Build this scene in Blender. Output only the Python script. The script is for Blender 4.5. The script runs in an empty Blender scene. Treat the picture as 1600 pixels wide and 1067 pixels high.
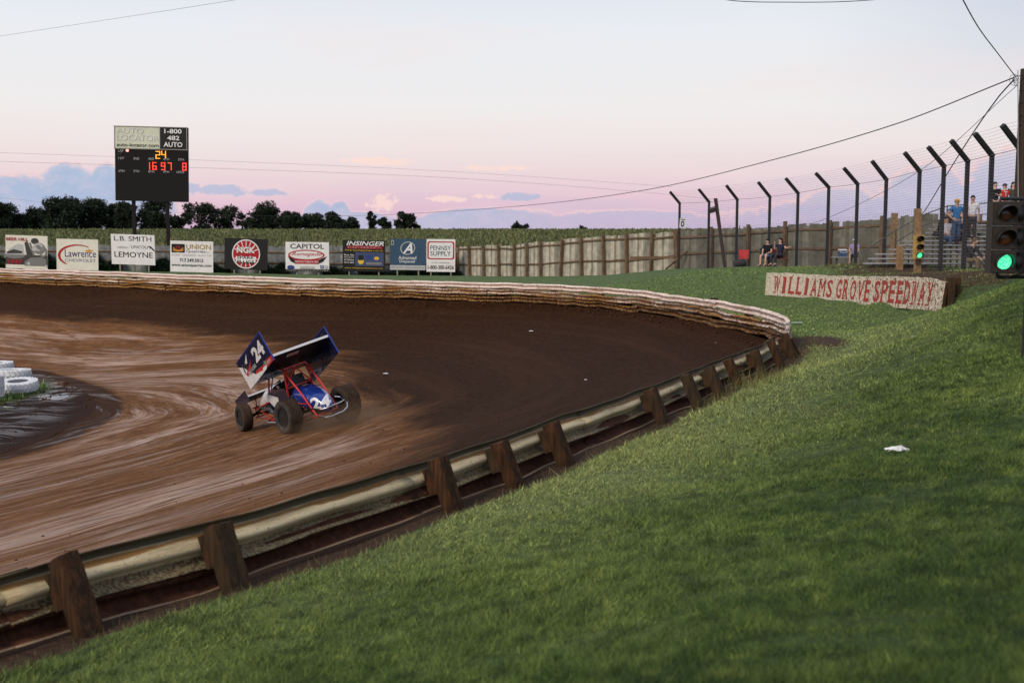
import bpy, math, random
import numpy as np
from mathutils import Vector, Matrix
random.seed(7); rng = np.random.default_rng(7)
S = bpy.context.scene; COL = S.collection
CAMZ = 5.5; F = 1778.0; HROW = 356.0
PITCH = math.atan((533.5-HROW)/F)
# ------------------------------------------------------------------ camera
cam = bpy.data.cameras.new('camera'); camo = bpy.data.objects.new('camera', cam); COL.objects.link(camo)
camo.location = (0, 0, CAMZ); camo.rotation_euler = (math.pi/2-PITCH, 0, 0)
cam.sensor_width = 36; cam.lens = 36*F/1600; cam.clip_start = .1; cam.clip_end = 4000
cam.dof.use_dof = True; cam.dof.focus_distance = 28; cam.dof.aperture_fstop = 2.8
S.camera = camo
S.view_settings.view_transform = 'Standard'; S.view_settings.look = 'None'
S.view_settings.exposure = 0; S.view_settings.gamma = 1
# ------------------------------------------------------------------ node helper
class NT:
    def __init__(s, tree): s.t = tree; s.t.nodes.clear(); s.L = tree.links.new
    def n(s, typ, **kw):
        nd = s.t.nodes.new(typ)
        for k, v in kw.items(): setattr(nd, k, v)
        return nd
    def put(s, sock, v):
        if v is None: return
        if hasattr(v, 'is_output') or isinstance(v, bpy.types.NodeSocket): s.L(v, sock)
        else:
            if sock.type == 'RGBA' and not hasattr(v, '__len__'): v = (v, v, v, 1)
            if sock.type == 'RGBA' and len(v) == 3: v = (*v, 1)
            sock.default_value = v
    def m(s, op, a, b=None, c=None, clamp=False):
        nd = s.n('ShaderNodeMath', operation=op, use_clamp=clamp)
        s.put(nd.inputs[0], a); s.put(nd.inputs[1], b); s.put(nd.inputs[2], c)
        return nd.outputs[0]
    def mix(s, f, a, b, blend='MIX'):
        nd = s.n('ShaderNodeMix', data_type='RGBA', blend_type=blend)
        s.put(nd.inputs[0], f); s.put(nd.inputs[6], a); s.put(nd.inputs[7], b)
        return nd.outputs[2]
    def ss(s, v, a, b, lo=0., hi=1.):
        nd = s.n('ShaderNodeMapRange', interpolation_type='SMOOTHSTEP')
        s.put(nd.inputs[0], v); nd.inputs[1].default_value = a; nd.inputs[2].default_value = b
        nd.inputs[3].default_value = lo; nd.inputs[4].default_value = hi
        return nd.outputs[0]
    def ramp(s, f, stops, mode='LINEAR'):
        nd = s.n('ShaderNodeValToRGB'); r = nd.color_ramp; r.interpolation = mode
        while len(r.elements) < len(stops): r.elements.new(.5)
        for e, (p, c) in zip(r.elements, stops):
            e.position = p; e.color = (*c, 1) if len(c) == 3 else c
        s.put(nd.inputs[0], f); return nd.outputs[0]
    def noise(s, vec, scale=1., detail=4., rough=.55, dist=0., out=0):
        nd = s.n('ShaderNodeTexNoise'); s.put(nd.inputs['Vector'], vec)
        nd.inputs['Scale'].default_value = scale; nd.inputs['Detail'].default_value = detail
        nd.inputs['Roughness'].default_value = rough; nd.inputs['Distortion'].default_value = dist
        return nd.outputs[out]
    def map(s, vec, scale=(1, 1, 1), loc=(0, 0, 0), rot=(0, 0, 0)):
        nd = s.n('ShaderNodeMapping'); s.put(nd.inputs[0], vec)
        nd.inputs[1].default_value = loc; nd.inputs[2].default_value = rot; nd.inputs[3].default_value = scale
        return nd.outputs[0]
    def xyz(s, x=0., y=0., z=0.):
        nd = s.n('ShaderNodeCombineXYZ')
        for i, v in enumerate((x, y, z)): s.put(nd.inputs[i], v)
        return nd.outputs[0]
    def bump(s, h, dist=.02, strength=1.):
        nd = s.n('ShaderNodeBump'); s.put(nd.inputs['Height'], h)
        nd.inputs['Distance'].default_value = dist; nd.inputs['Strength'].default_value = strength
        return nd.outputs[0]
def lin(r, g, b):
    return tuple(((c/255)/12.92 if c/255 <= .04045 else ((c/255+.055)/1.055)**2.4) for c in (r, g, b))
def principled(nt, base, rough=.6, metal=0., normal=None, spec=.5, emit=None, es=0., coat=0., sss=None):
    b = nt.n('ShaderNodeBsdfPrincipled'); o = nt.n('ShaderNodeOutputMaterial'); nt.L(b.outputs[0], o.inputs[0])
    nt.put(b.inputs['Base Color'], base); nt.put(b.inputs['Roughness'], rough); nt.put(b.inputs['Metallic'], metal)
    nt.put(b.inputs['Specular IOR Level'], spec)
    if normal is not None: nt.put(b.inputs['Normal'], normal)
    if emit is not None: nt.put(b.inputs['Emission Color'], emit); nt.put(b.inputs['Emission Strength'], es)
    if coat: b.inputs['Coat Weight'].default_value = coat; b.inputs['Coat Roughness'].default_value = .06
    return b
def newmat(name):
    m = bpy.data.materials.new(name); m.use_nodes = True; return m, NT(m.node_tree)
_mc = {}
def plain(name, col, rough=.6, metal=0., var=.12, scale=6., spec=.5, coat=0., bump=0., emit=None, es=0., island=0.):
    """simple material with mild noise variation"""
    if name in _mc: return _mc[name]
    m, t = newmat(name)
    tc = t.n('ShaderNodeTexCoord').outputs['Object']
    n = t.noise(tc, scale, 5., .6)
    k = t.ss(n, .3, .7, 1-var, 1+var)
    if island:
        g = t.n('ShaderNodeNewGeometry').outputs['Random Per Island']
        k = t.m('MULTIPLY', k, t.ss(g, 0., 1., 1-island, 1+island))
    c = t.mix(1., col, t.xyz(k, k, k), 'MULTIPLY')
    nr = t.bump(n, bump) if bump else None
    principled(t, c, t.ss(n, .2, .8, max(.03, rough-.08), min(1, rough+.08)), metal, nr, spec, emit, es, coat)
    _mc[name] = m; return m
# ------------------------------------------------------------------ sky
W = bpy.data.worlds.new("World"); S.world = W; W.use_nodes = True
t = NT(W.node_tree)
gen = t.n('ShaderNodeTexCoord').outputs['Generated']
sep = t.n('ShaderNodeSeparateXYZ'); t.L(gen, sep.inputs[0]); sx, sy, sz = sep.outputs
az = t.m('MULTIPLY', t.m('ARCTAN2', sx, sy), 57.29578)     # degrees, 0 = north (+Y), + = east
el = t.m('MULTIPLY', t.m('ARCSINE', sz), 57.29578)
elc = t.m('DIVIDE', t.m('ADD', el, 4.), 94.)
def sp(e): return (e+4)/94.
base = t.ramp(elc, [(0., lin(190, 170, 185)), (sp(0), lin(208, 178, 204)), (sp(1.2), lin(229, 196, 210)), (sp(2.6), lin(236, 215, 219)),
                    (sp(4.0), lin(240, 229, 228)), (sp(5.8), lin(240, 237, 237)), (sp(9.5), lin(234, 237, 242)), (sp(12), lin(222, 230, 241)),
                    (sp(30), lin(205, 212, 232)), (1., lin(185, 198, 225))])
# bluer to the east (right) low down, dim opposite side
rightw = t.m('MULTIPLY', t.ss(az, 8., 24.), t.ss(el, 3.8, 1.0))
base = t.mix(t.m('MULTIPLY', rightw, .65), base, lin(178, 190, 218))
rt = t.m('MULTIPLY', t.ss(az, 12., 27.), t.ss(el, 2., 11.))
base = t.mix(t.m('MULTIPLY', rt, .55), base, lin(186, 196, 216))
backw = t.ss(sy, .2, -.6)
base = t.mix(t.m('MULTIPLY', backw, .5), base, lin(165, 172, 200))
soft = t.noise(t.xyz(t.m('MULTIPLY', az, .06), t.m('MULTIPLY', el, .35), 3.), 1., 3., .5)
base = t.mix(t.ss(soft, .45, .75, 0., .35), base, lin(244, 226, 224))
soft2 = t.noise(t.xyz(t.m('MULTIPLY', az, .05), t.m('MULTIPLY', el, .5), 9.), 1., 4., .5)
base = t.mix(t.m('MULTIPLY', t.ss(soft2, .5, .75, 0., .4), t.ss(el, 4.5, 1.)), base, lin(190, 190, 215))
nz = t.m('SUBTRACT', t.noise(t.xyz(az, t.m('MULTIPLY', el, 1.6), 0.), .62, 7., .62), .5)
nzf = t.m('SUBTRACT', t.noise(t.xyz(az, t.m('MULTIPLY', el, 1.5), 5.), 2.3, 6., .65), .5)
def pd(px, py):
    a = math.atan((px-800)/F); return math.degrees(a), math.degrees(math.atan((HROW-py)/F*math.cos(a)))
def blob(px, py, w, h):
    a, e = pd(px, py); w = w/F*57.3; h = h/F*57.3
    dx = t.m('DIVIDE', t.m('SUBTRACT', az, a), w); dy = t.m('DIVIDE', t.m('SUBTRACT', el, e), h)
    return t.m('SUBTRACT', 1., t.m('ADD', t.m('MULTIPLY', dx, dx), t.m('MULTIPLY', dy, dy)))
def field(bl, an, af):
    f = None
    for b in bl:
        x = blob(*b); f = x if f is None else t.m('MAXIMUM', f, x)
    f = t.m('ADD', f, t.m('MULTIPLY', nz, an))
    return t.m('ADD', f, t.m('MULTIPLY', nzf, af))
fb = field([(20, 325, 95, 48), (112, 300, 38, 42), (128, 320, 60, 50), (172, 292, 26, 34), (185, 330, 90, 55), (-60, 320, 80, 60),
            (503, 345, 30, 32), (532, 342, 20, 30), (560, 352, 70, 22), (440, 360, 70, 18), (760, 350, 130, 26),
            (1310, 330, 60, 34), (1440, 320, 62, 62), (1570, 310, 62, 70), (1380, 350, 240, 40), (980, 350, 150, 22)], 1.0, .9)
soft_e = t.ss(az, -4., 6., 1., .55)
cb = t.m('MULTIPLY', t.ss(fb, -.12, .38), soft_e)
rim = t.m('MULTIPLY', t.m('SUBTRACT', t.ss(fb, -.14, .02), t.ss(fb, .06, .26)), t.ss(el, 0., .9))
fs = field([(345, 298, 48, 9), (420, 302, 28, 6), (300, 292, 22, 6), (815, 308, 40, 7)], 2.2, 3.0)
fw = field([(585, 253, 62, 6), (610, 257, 42, 4), (780, 264, 60, 5), (598, 316, 26, 15), (700, 312, 36, 5), (760, 308, 26, 5)], 2.4, 4.2)
col = t.mix(t.m('MULTIPLY', rim, .55), base, lin(255, 214, 208))
bluec = t.mix(t.ss(az, -8., 10.), lin(160, 186, 217), lin(166, 180, 212))
bluec = t.mix(t.ss(t.m('ADD', nzf, nz), -.15, .35, 0., .55), bluec, lin(212, 206, 222)); bluec = t.mix(t.ss(el, 1.4, .0, 0., .5), bluec, lin(206, 192, 214))
col = t.mix(t.m('MULTIPLY', cb, .85), col, bluec)
col = t.mix(t.ss(fs, 0., .5, 0., .7), col, lin(172, 188, 218))
col = t.mix(t.ss(fw, 0., .7, 0., .75), col, lin(255, 224, 212))
bg = t.n('ShaderNodeBackground'); t.put(bg.inputs[0], col); bg.inputs[1].default_value = 1.0
wo = t.n('ShaderNodeOutputWorld'); t.L(bg.outputs[0], wo.inputs[0])
W.cycles.sampling_method = 'MANUAL'; W.cycles.sample_map_resolution = 512
# ------------------------------------------------------------------ soft low light from behind the viewer's left (floodlit dusk)
sun = bpy.data.lights.new('sun', 'SUN'); sun.energy = 2.3; sun.angle = math.radians(14); sun.color = (1, .84, .64)
so = bpy.data.objects.new('sun', sun); COL.objects.link(so)
so.rotation_euler = Vector((.55, .75, -.62)).to_track_quat('-Z', 'Y').to_euler()
# ------------------------------------------------------------------ geometry helpers
RX, UP, FW = Vector((1, 0, 0)), Vector((0, math.sin(PITCH), math.cos(PITCH))), Vector((0, math.cos(PITCH), -math.sin(PITCH)))
def at(px, py, Y):
    """real place of the point seen at (px, py) that stands Y metres north"""
    d = RX*(px-800)+UP*(533.5-py)+FW*F
    d = d*(Y/d.y); return Vector((d.x, d.y, d.z+CAMZ))
def gp(px, py, D):
    d = RX*(px-800)+UP*(533.5-py)+FW*F
    d = d*(-D/d.z); return Vector((d.x, d.y, CAMZ-D))
WM = {}
class MB:
    def __init__(s): s.v = []; s.f = []; s.mi = []; s.cur = 0
    def add(s, vs, fs):
        b = len(s.v); s.v += [Vector(v) for v in vs]
        for f in fs: s.f.append([i+b for i in f]); s.mi.append(s.cur)
    def box(s, c, size, R=None, taper=1.):
        c = Vector(c); hx, hy, hz = [k/2 for k in size]; vs = []
        for z in (-1, 1):
            k = taper if z > 0 else 1.
            for x, y in ((-1, -1), (1, -1), (1, 1), (-1, 1)):
                p = Vector((x*hx*k, y*hy*k, z*hz)); vs.append(c+(R @ p if R else p))
        s.add(vs, [(3, 2, 1, 0), (4, 5, 6, 7), (0, 1, 5, 4), (1, 2, 6, 5), (2, 3, 7, 6), (3, 0, 4, 7)])
    def beam(s, p0, p1, w, h, up=(0, 0, 1), taper=1.):
        p0, p1 = Vector(p0), Vector(p1); d = (p1-p0); L = d.length; d.normalize()
        x = d.cross(Vector(up));
        if x.length < 1e-4: x = d.cross(Vector((1, 0, 0)))
        x.normalize(); y = x.cross(d).normalized()
        R = Matrix((x, y, d)).transposed(); s.box((p0+p1)/2, (w, h, L), R, taper)
    def tube(s, pts, r, n=8, cap=True):
        pts = [Vector(p) for p in pts]; m = len(pts)
        rs = r if hasattr(r, '__len__') else [r]*m
        t0 = (pts[1]-pts[0]).normalized(); a = t0.orthogonal().normalized(); vs = []; fs = []
        for i, p in enumerate(pts):
            tt = (pts[min(i+1, m-1)]-pts[max(i-1, 0)]).normalized()
            a = (a-tt*a.dot(tt)).normalized(); b = tt.cross(a)
            for k in range(n):
                an = 2*math.pi*k/n; vs.append(p+(a*math.cos(an)+b*math.sin(an))*rs[i])
        for i in range(m-1):
            for k in range(n):
                k2 = (k+1) % n; fs.append((i*n+k, i*n+k2, (i+1)*n+k2, (i+1)*n+k))
        if cap: fs.append(tuple(range(n-1, -1, -1))); fs.append(tuple((m-1)*n+k for k in range(n)))
        s.add(vs, fs)
    def lathe(s, prof, o=(0, 0, 0), ax=(0, 0, 1), n=24, closed=False, jitter=None):
        """prof: (radius, height) pairs about axis ax"""
        o = Vector(o); ax = Vector(ax).normalized(); a = ax.orthogonal().normalized(); b = ax.cross(a); vs = []; fs = []; m = len(prof)
        for i, (r, h) in enumerate(prof):
            for k in range(n):
                an = 2*math.pi*k/n; rr = r*(jitter(i, k) if jitter else 1)
                vs.append(o+ax*h+(a*math.cos(an)+b*math.sin(an))*rr)
        for i in range(m if closed else m-1):
            j = (i+1) % m
            for k in range(n):
                k2 = (k+1) % n; fs.append((i*n+k, i*n+k2, j*n+k2, j*n+k))
        if not closed: fs.append(tuple(range(n-1, -1, -1))); fs.append(tuple((m-1)*n+k for k in range(n)))
        s.add(vs, fs)
    def prism(s, pts, o, ax, ay, th):
        """2D outline in the plane (ax, ay) at o, thickened by th along ax x ay"""
        o, ax, ay = Vector(o), Vector(ax), Vector(ay); nn = ax.cross(ay).normalized()*th; n = len(pts)
        a = [o+ax*x+ay*y for x, y in pts]; s.add(a+[p+nn for p in a],
            [tuple(range(n-1, -1, -1)), tuple(range(n, 2*n))]+[(i, (i+1) % n, (i+1) % n+n, i+n) for i in range(n)])
    def grid(s, P):
        n, m = len(P), len(P[0]); s.add([p for r in P for p in r],
            [(i*m+j, (i+1)*m+j, (i+1)*m+j+1, i*m+j+1) for i in range(n-1) for j in range(m-1)])
    def build(s, name, mats, parent=None, smooth=False, local=False):
        me = bpy.data.meshes.new(name)
        vs = s.v
        if parent is not None and not local and parent in WM:
            inv = WM[parent].inverted(); vs = [inv @ v for v in vs]
        me.from_pydata([tuple(v) for v in vs], [], s.f)
        for m in (mats if isinstance(mats, (list, tuple)) else [mats]): me.materials.append(m)
        if any(s.mi): me.polygons.foreach_set('material_index', s.mi)
        if smooth:
            me.polygons.foreach_set('use_smooth', [True]*len(me.polygons))
            try: me.set_sharp_from_angle(angle=math.radians(40))
            except Exception: pass
        me.update()
        o = bpy.data.objects.new(name, me); COL.objects.link(o)
        if parent is not None:
            o.parent = parent
            if parent in WM: WM[o] = WM[parent]
        return o
def npmesh(name, V, Fq, mat, n=3, uv=None, attrs=None, smooth=False):
    me = bpy.data.meshes.new(name); V = np.asarray(V, np.float32); Fq = np.asarray(Fq, np.int32)
    me.vertices.add(len(V)); me.vertices.foreach_set('co', V.ravel())
    me.loops.add(Fq.size); me.loops.foreach_set('vertex_index', Fq.ravel())
    me.polygons.add(len(Fq)); me.polygons.foreach_set('loop_start', np.arange(0, Fq.size, n, dtype=np.int32))
    if smooth: me.polygons.foreach_set('use_smooth', np.ones(len(Fq), bool))
    if uv is not None:
        l = me.uv_layers.new(name='UVMap'); l.data.foreach_set('uv', np.asarray(uv, np.float32)[Fq.ravel()].ravel())
    for k, a in (attrs or {}).items():
        at_ = me.attributes.new(k, 'FLOAT', 'POINT'); at_.data.foreach_set('value', np.asarray(a, np.float32))
    me.update(calc_edges=True); me.validate()
    if mat: me.materials.append(mat)
    o = bpy.data.objects.new(name, me); COL.objects.link(o); return o
def tag(o, label=None, cat=None, group=None, kind=None):
    if label: o['label'] = label
    if cat: o['category'] = cat
    if group: o['group'] = group
    if kind: o['kind'] = kind
    return o
def thing(name, loc, label, cat, group=None, M=None):
    o = bpy.data.objects.new(name, None); COL.objects.link(o); o.empty_display_size = .2
    mat = M if M is not None else Matrix.Translation(Vector(loc)); o.matrix_world = mat; WM[o] = mat.copy()
    return tag(o, label, cat, group)
def copy_tree(o, parent=None, **tags):
    c = o.copy(); COL.objects.link(c)
    if parent is not None: c.parent = parent
    for ch in [x for x in bpy.data.objects if x.parent is o]: copy_tree(ch, c)
    return c
_tx = {}
def text2d(body, bold=.02, shear=0.):
    """outline letters as a flat 2D mesh scaled into the unit square"""
    key = (body, bold, shear)
    if key not in _tx:
        c = bpy.data.curves.new('lettering', 'FONT'); c.body = body; c.offset = bold*.55; c.shear = shear; c.resolution_u = 3; c.align_x = 'CENTER'
        o = bpy.data.objects.new('lettering', c); me = bpy.data.meshes.new_from_object(o)
        v = np.array([x.co[:2] for x in me.vertices]); v = (v-v.min(0))/(v.max(0)-v.min(0))
        _tx[key] = (v, [tuple(p.vertices) for p in me.polygons]); bpy.data.objects.remove(o); bpy.data.curves.remove(c)
    return _tx[key]
def put_text(mb, body, fn, bold=.02, shear=0., fine=0):
    """fn maps (u, v) in 0..1 to a point"""
    if 'M' in body and not fine:      # thicken letters with narrow counters by a doubled stroke
        v, f = text2d(body, 0., shear); k = .25*bold/max(1, len(body)**.5)
        for dx in (-k, k): mb.add([fn(a+dx, b) for a, b in v], f)
        return
    v, f = text2d(body, bold, shear)
    if fine:
        import bmesh
        bm = bmesh.new(); vv = [bm.verts.new((a, b, 0)) for a, b in v]
        for q_ in f:
            try: bm.faces.new([vv[i] for i in q_])
            except ValueError: pass
        bmesh.ops.triangulate(bm, faces=bm.faces[:])
        for _ in range(fine): bmesh.ops.subdivide_edges(bm, edges=[e for e in bm.edges if e.calc_length() > .06], cuts=1); bmesh.ops.triangulate(bm, faces=bm.faces[:])
        bm.verts.index_update(); v = [(q_.co.x, q_.co.y) for q_ in bm.verts]; f = [tuple(w.index for w in q_.verts) for q_ in bm.faces]; bm.free()
    mb.add([fn(a, b) for a, b in v], f)
# ------------------------------------------------------------------ layout of the turn
def cr(pts, step=.5):
    """smooth curve through points, resampled evenly"""
    P = [np.array(p, float) for p in pts]; out = []
    P = [2*P[0]-P[1]]+P+[2*P[-1]-P[-2]]
    for i in range(1, len(P)-2):
        p0, p1, p2, p3 = P[i-1:i+3]
        t0 = 0; t1 = t0+np.linalg.norm(p1-p0)**.5; t2 = t1+np.linalg.norm(p2-p1)**.5; t3 = t2+np.linalg.norm(p3-p2)**.5
        for tt in np.linspace(t1, t2, 30, endpoint=False):
            A1 = (t1-tt)/(t1-t0)*p0+(tt-t0)/(t1-t0)*p1; A2 = (t2-tt)/(t2-t1)*p1+(tt-t1)/(t2-t1)*p2; A3 = (t3-tt)/(t3-t2)*p2+(tt-t2)/(t3-t2)*p3
            B1 = (t2-tt)/(t2-t0)*A1+(tt-t0)/(t2-t0)*A2; B2 = (t3-tt)/(t3-t1)*A2+(tt-t1)/(t3-t1)*A3
            out.append((t2-tt)/(t2-t1)*B1+(tt-t1)/(t2-t1)*B2)
    out.append(P[-2]); out = np.array(out)
    d = np.r_[0, np.cumsum(np.linalg.norm(np.diff(out, axis=0), axis=1))]
    n = int(d[-1]/step)+1; q = np.linspace(0, d[-1], n)
    return np.c_[np.interp(q, d, out[:, 0]), np.interp(q, d, out[:, 1])], q
def g2(px, py, D): p = gp(px, py, D); return (p.x, p.y)
OUT, OS = cr([(-22, -24), (-11.5, -6), (-7, .9), g2(115, 1005, 2.8), g2(385, 922, 2.8), g2(795, 768, 2.8), g2(1025, 668, 2.8), g2(1150, 609, 2.8), (5.3, 22.6),
              (6.35, 25.6), (6.35, 28.0), g2(1120, 516, 2.85), g2(1000, 494, 2.85), g2(850, 480, 2.85), g2(700, 474, 2.85), g2(500, 468, 2.85),
              g2(300, 460, 2.87), g2(0, 447, 2.9), (-45, 66), (-80, 82), (-150, 112)], .4)
tg = np.gradient(OUT, axis=0); tg /= np.linalg.norm(tg, axis=1)[:, None]
k = np.ones(9)/9
for i in (0, 1): tg[:, i] = np.convolve(np.pad(tg[:, i], 4, 'edge'), k, 'valid')
tg /= np.linalg.norm(tg, axis=1)[:, None]
ON = np.c_[tg[:, 1], -tg[:, 0]]                      # outward normals
def o_at(px, py, D):                                 # nearest arc length to a place on the outer curve
    p = np.array(g2(px, py, D)); return OS[np.argmin(((OUT-p)**2).sum(1))]
INN, _ = cr([(-46, -16), (-30, -4), (-19.5, 13), (-14.2, 22), g2(20, 700, 5.2), g2(98, 670, 5.2), g2(148, 638, 5.2), g2(138, 614, 5.2), g2(92, 592, 5.2), g2(40, 578, 5.2), (-30, 48.5), (-50, 58), (-90, 74), (-165, 104)], .4)
nO = len(OUT); iS = np.interp(np.linspace(0, 1, nO), np.linspace(0, 1, nO), np.linspace(0, 1, nO))
# pair outer and inner stations through key correspondences
def nearest_i(C, p): return int(np.argmin(((C-np.array(p))**2).sum(1)))
keyO = [0, nearest_i(OUT, g2(115, 1005, 2.8)), nearest_i(OUT, (2.04, 16)), nearest_i(OUT, (6.4, 27)), nearest_i(OUT, g2(1000, 494, 2.85)), nearest_i(OUT, g2(500, 468, 2.85)), nearest_i(OUT, g2(0, 447, 2.9)), nO-1]
keyI = [0, nearest_i(INN, (-19.5, 13)), nearest_i(INN, g2(20, 700, 5.2)), nearest_i(INN, g2(148, 638, 5.2)), nearest_i(INN, g2(138, 614, 5.2)), nearest_i(INN, g2(92, 592, 5.2)), nearest_i(INN, (-30, 48.5)), len(INN)-1]
ii = np.interp(np.arange(nO), keyO, keyI)
ii = np.convolve(np.pad(ii, 12, 'edge'), np.ones(25)/25, 'valid')
IN = np.c_[np.interp(ii, np.arange(len(INN)), INN[:, 0]), np.interp(ii, np.arange(len(INN)), INN[:, 1])]
def Dtrack(tt): return 2.85+2.4*(1-np.clip(1-tt, 0, 1)**1.5)
def track_ground(x, y):
    """height of the dirt at a place on the track"""
    best = None
    P = OUT[None]*(1-np.linspace(0, 1, 61))[:, None, None]+IN[None]*np.linspace(0, 1, 61)[:, None, None]
    d = ((P-np.array([x, y]))**2).sum(2); i, j = np.unravel_index(np.argmin(d), d.shape)
    return CAMZ-float(Dtrack(i/60))
# ------------------------------------------------------------------ lie of the land outside the rail: thin plate through surveyed heights (D = depth under the eye)
ctl = [(0, 0, 1.55), (1.6, 3.5, 1.38), (0, 5.1, 2.0), (-2, 3, 2.02), (5, -3, .9), (-3, -6, 1.9), (3, -12, 1.3), (12, -8, .2), (3.9, 8.7, 1.66), (7, 16, 1.32), (9.5, 21, .97), (12.5, 18, .35), (8, 5, .7), (14, 8, 0),
       (13, 24, .62), (10.1, 26.4, 1.78), (10.55, 28, 2.05), (9.9, 35, 2.36), (9.0, 42, 2.46), (11.7, 30, 1.7), (12.8, 30, 1.33), (12.3, 34, 1.5), (11.4, 40, 1.62), (14.3, 31.8, 1.1), (18, 33, .9), (13.6, 38, 1.55),
       (8.4, 50, 1.86), (8.6, 61, 2.2), (11, 48, 1.74), (16, 45, 1.6), (25, 45, 1.5), (8.5, 32, 2.55), (7.4, 22, 2.35), (3.4, 10, 2.02), (4.3, 15, 2.3), (7.8, 37, 2.65), (5.5, 44, 2.75), (2, 50, 2.8), (2.0, 60, 2.95)]
for px, py, Y in [(715, 431, 95), (800, 432, 86), (850, 432, 80), (950, 430, 73), (1010, 428, 69), (1060, 424, 66), (1150, 421, 62), (1240, 420, 58), (1330, 421, 55), (1450, 421, 52), (1660, 420, 50),
                  (0, 421, 93), (360, 427, 93), (-400, 424, 93), (540, 430, 93), (700, 431, 88), (500, 432, 80), (200, 428, 80)]:
    p = at(px, py, Y); ctl.append((p.x, p.y, CAMZ-p.z))
for i in range(0, nO, 8):
    x, y = OUT[i]; far = y > 27 or x < -24 and y > 20
    ctl.append((x, y, 2.5 if y > 28 else (2.72 if y < 24 else 2.72-(y-24)*.05)))
for px, py, Y in [(1193, 464, 42.5), (1240, 467, 39.9), (1290, 472, 36.9), (1345, 479, 33.9), (1400, 484, 31.2), (1440, 487, 29.4), (1470, 489, 28.2)]:
    p = at(px, py, Y-.15); ctl.append((p.x, p.y, CAMZ-p.z)); ctl.append((p.x+1.1, p.y+.6, CAMZ-p.z-.72))
ctl = [c_ for c_ in ctl if c_[:2] not in ((10.1, 26.4), (10.55, 28), (9.9, 35), (9.0, 42))]+[(10.1, 26.4, 1.86)]
ctl = np.array(ctl); cx, cy, cd = ctl.T
def tps_k(r2): return .5*r2*np.log(r2+1e-9)
A = tps_k((cx[:, None]-cx)**2+(cy[:, None]-cy)**2)+np.eye(len(cx))*.02
Pm = np.c_[np.ones(len(cx)), cx, cy]; Msys = np.block([[A, Pm], [Pm.T, np.zeros((3, 3))]])
wts = np.linalg.solve(Msys, np.r_[cd, 0, 0, 0])
def Dout(x, y):
    x = np.asarray(x, float); y = np.asarray(y, float); sh = x.shape; x = x.ravel(); y = y.ravel(); r = np.empty(len(x))
    for a in range(0, len(x), 20000):
        xs, ys = x[a:a+20000], y[a:a+20000]
        r[a:a+20000] = tps_k((xs[:, None]-cx)**2+(ys[:, None]-cy)**2) @ wts[:-3]+wts[-3]+wts[-2]*xs+wts[-1]*ys
    r = np.clip(r, -.3, 4.1)
    fld = np.where(y < 320, 3.95-1.55*np.clip((y-97)/220, 0, 1)**.8, 2.4+(y-320)*.02)
    w = np.clip((y-97)/22, 0, 1); w = w*w*(3-2*w)
    r = r*(1-w)+fld*w
    fr = np.clip((np.hypot(x, y)-130)/40, 0, 1)*(y < 90); r = r*(1-fr)+2.8*fr
    r += .025*np.sin(x*1.3+y*.7)*np.sin(y*1.1-x*.4)+.015*np.sin(x*3.1)*np.sin(y*2.7)
    return r.reshape(sh)
def G(x, y): return CAMZ-float(Dout(np.array([x]), np.array([y]))[0])
# ------------------------------------------------------------------ materials for the ground
def grass_nodes(t, blades=False):
    pos = t.n('ShaderNodeNewGeometry').outputs['Position']
    n1 = t.noise(pos, .9, 5., .7); n2 = t.noise(t.map(pos, (1, .45, 1), rot=(0, 0, .6)), 3.2, 6., .7); n3 = t.noise(pos, 9., 5., .7)
    sp_ = t.n('ShaderNodeSeparateXYZ'); t.L(pos, sp_.inputs[0]); X, Y, Z = sp_.outputs
    c = t.ramp(n2, [(.30, (.028, .058, .016)), (.5, (.070, .125, .030)), (.70, (.150, .210, .056))])
    c = t.mix(t.ss(n1, .54, .74, 0., .5), c, (.22, .29, .085))
    c = t.mix(t.ss(n1, .46, .30, 0., .75), c, (.018, .045, .013))
    n0 = t.noise(t.map(pos, (1, .6, 1), loc=(4, 1, 0)), .22, 3., .6)
    c = t.mix(t.ss(n0, .44, .64, 0., .5), c, (.20, .265, .080)); c = t.mix(t.ss(n0, .48, .32, 0., .35), c, (.030, .060, .016))
    nm = t.noise(t.map(pos, (1, .7, 1)), 5.5, 3., .6); c = t.mix(t.ss(nm, .50, .34, 0., .65), c, (.018, .036, .010)); c = t.mix(t.ss(nm, .55, .70, 0., .5), c, (.20, .26, .07))
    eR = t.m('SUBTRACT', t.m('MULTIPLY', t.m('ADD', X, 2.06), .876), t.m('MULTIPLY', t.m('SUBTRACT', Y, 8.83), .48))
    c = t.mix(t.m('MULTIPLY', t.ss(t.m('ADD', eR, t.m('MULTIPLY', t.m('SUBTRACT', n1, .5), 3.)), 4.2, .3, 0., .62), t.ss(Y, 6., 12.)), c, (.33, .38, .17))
    c = t.mix(t.ss(Y, 22., 30., 0., .55), c, (.085, .185, .050))
    if blades:
        g = t.n('ShaderNodeNewGeometry').outputs['Random Per Island']
        c = t.mix(1., c, t.ramp(g, [(0., (.35, .42, .35)), (.55, (1.0, 1.0, .9)), (.92, (1.6, 1.5, 1.2)), (1., (2.9, 2.5, 2.0))]), 'MULTIPLY')
    else:
        c = t.mix(t.ss(n3, .35, .7, .75, 0.), c, (.030, .05, .014))
    return c, n3, n1
mg, t = newmat('grass_ground')
c, n3, n1 = grass_nodes(t)
pos = t.n('ShaderNodeNewGeometry').outputs['Position']
dirt = t.n('ShaderNodeAttribute', attribute_name='dirt').outputs['Fac']
dn = t.noise(pos, 3., 6., .7)
dm = t.ss(t.m('ADD', dirt, t.m('MULTIPLY', t.m('SUBTRACT', dn, .5), .9)), .38, .62)
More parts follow.
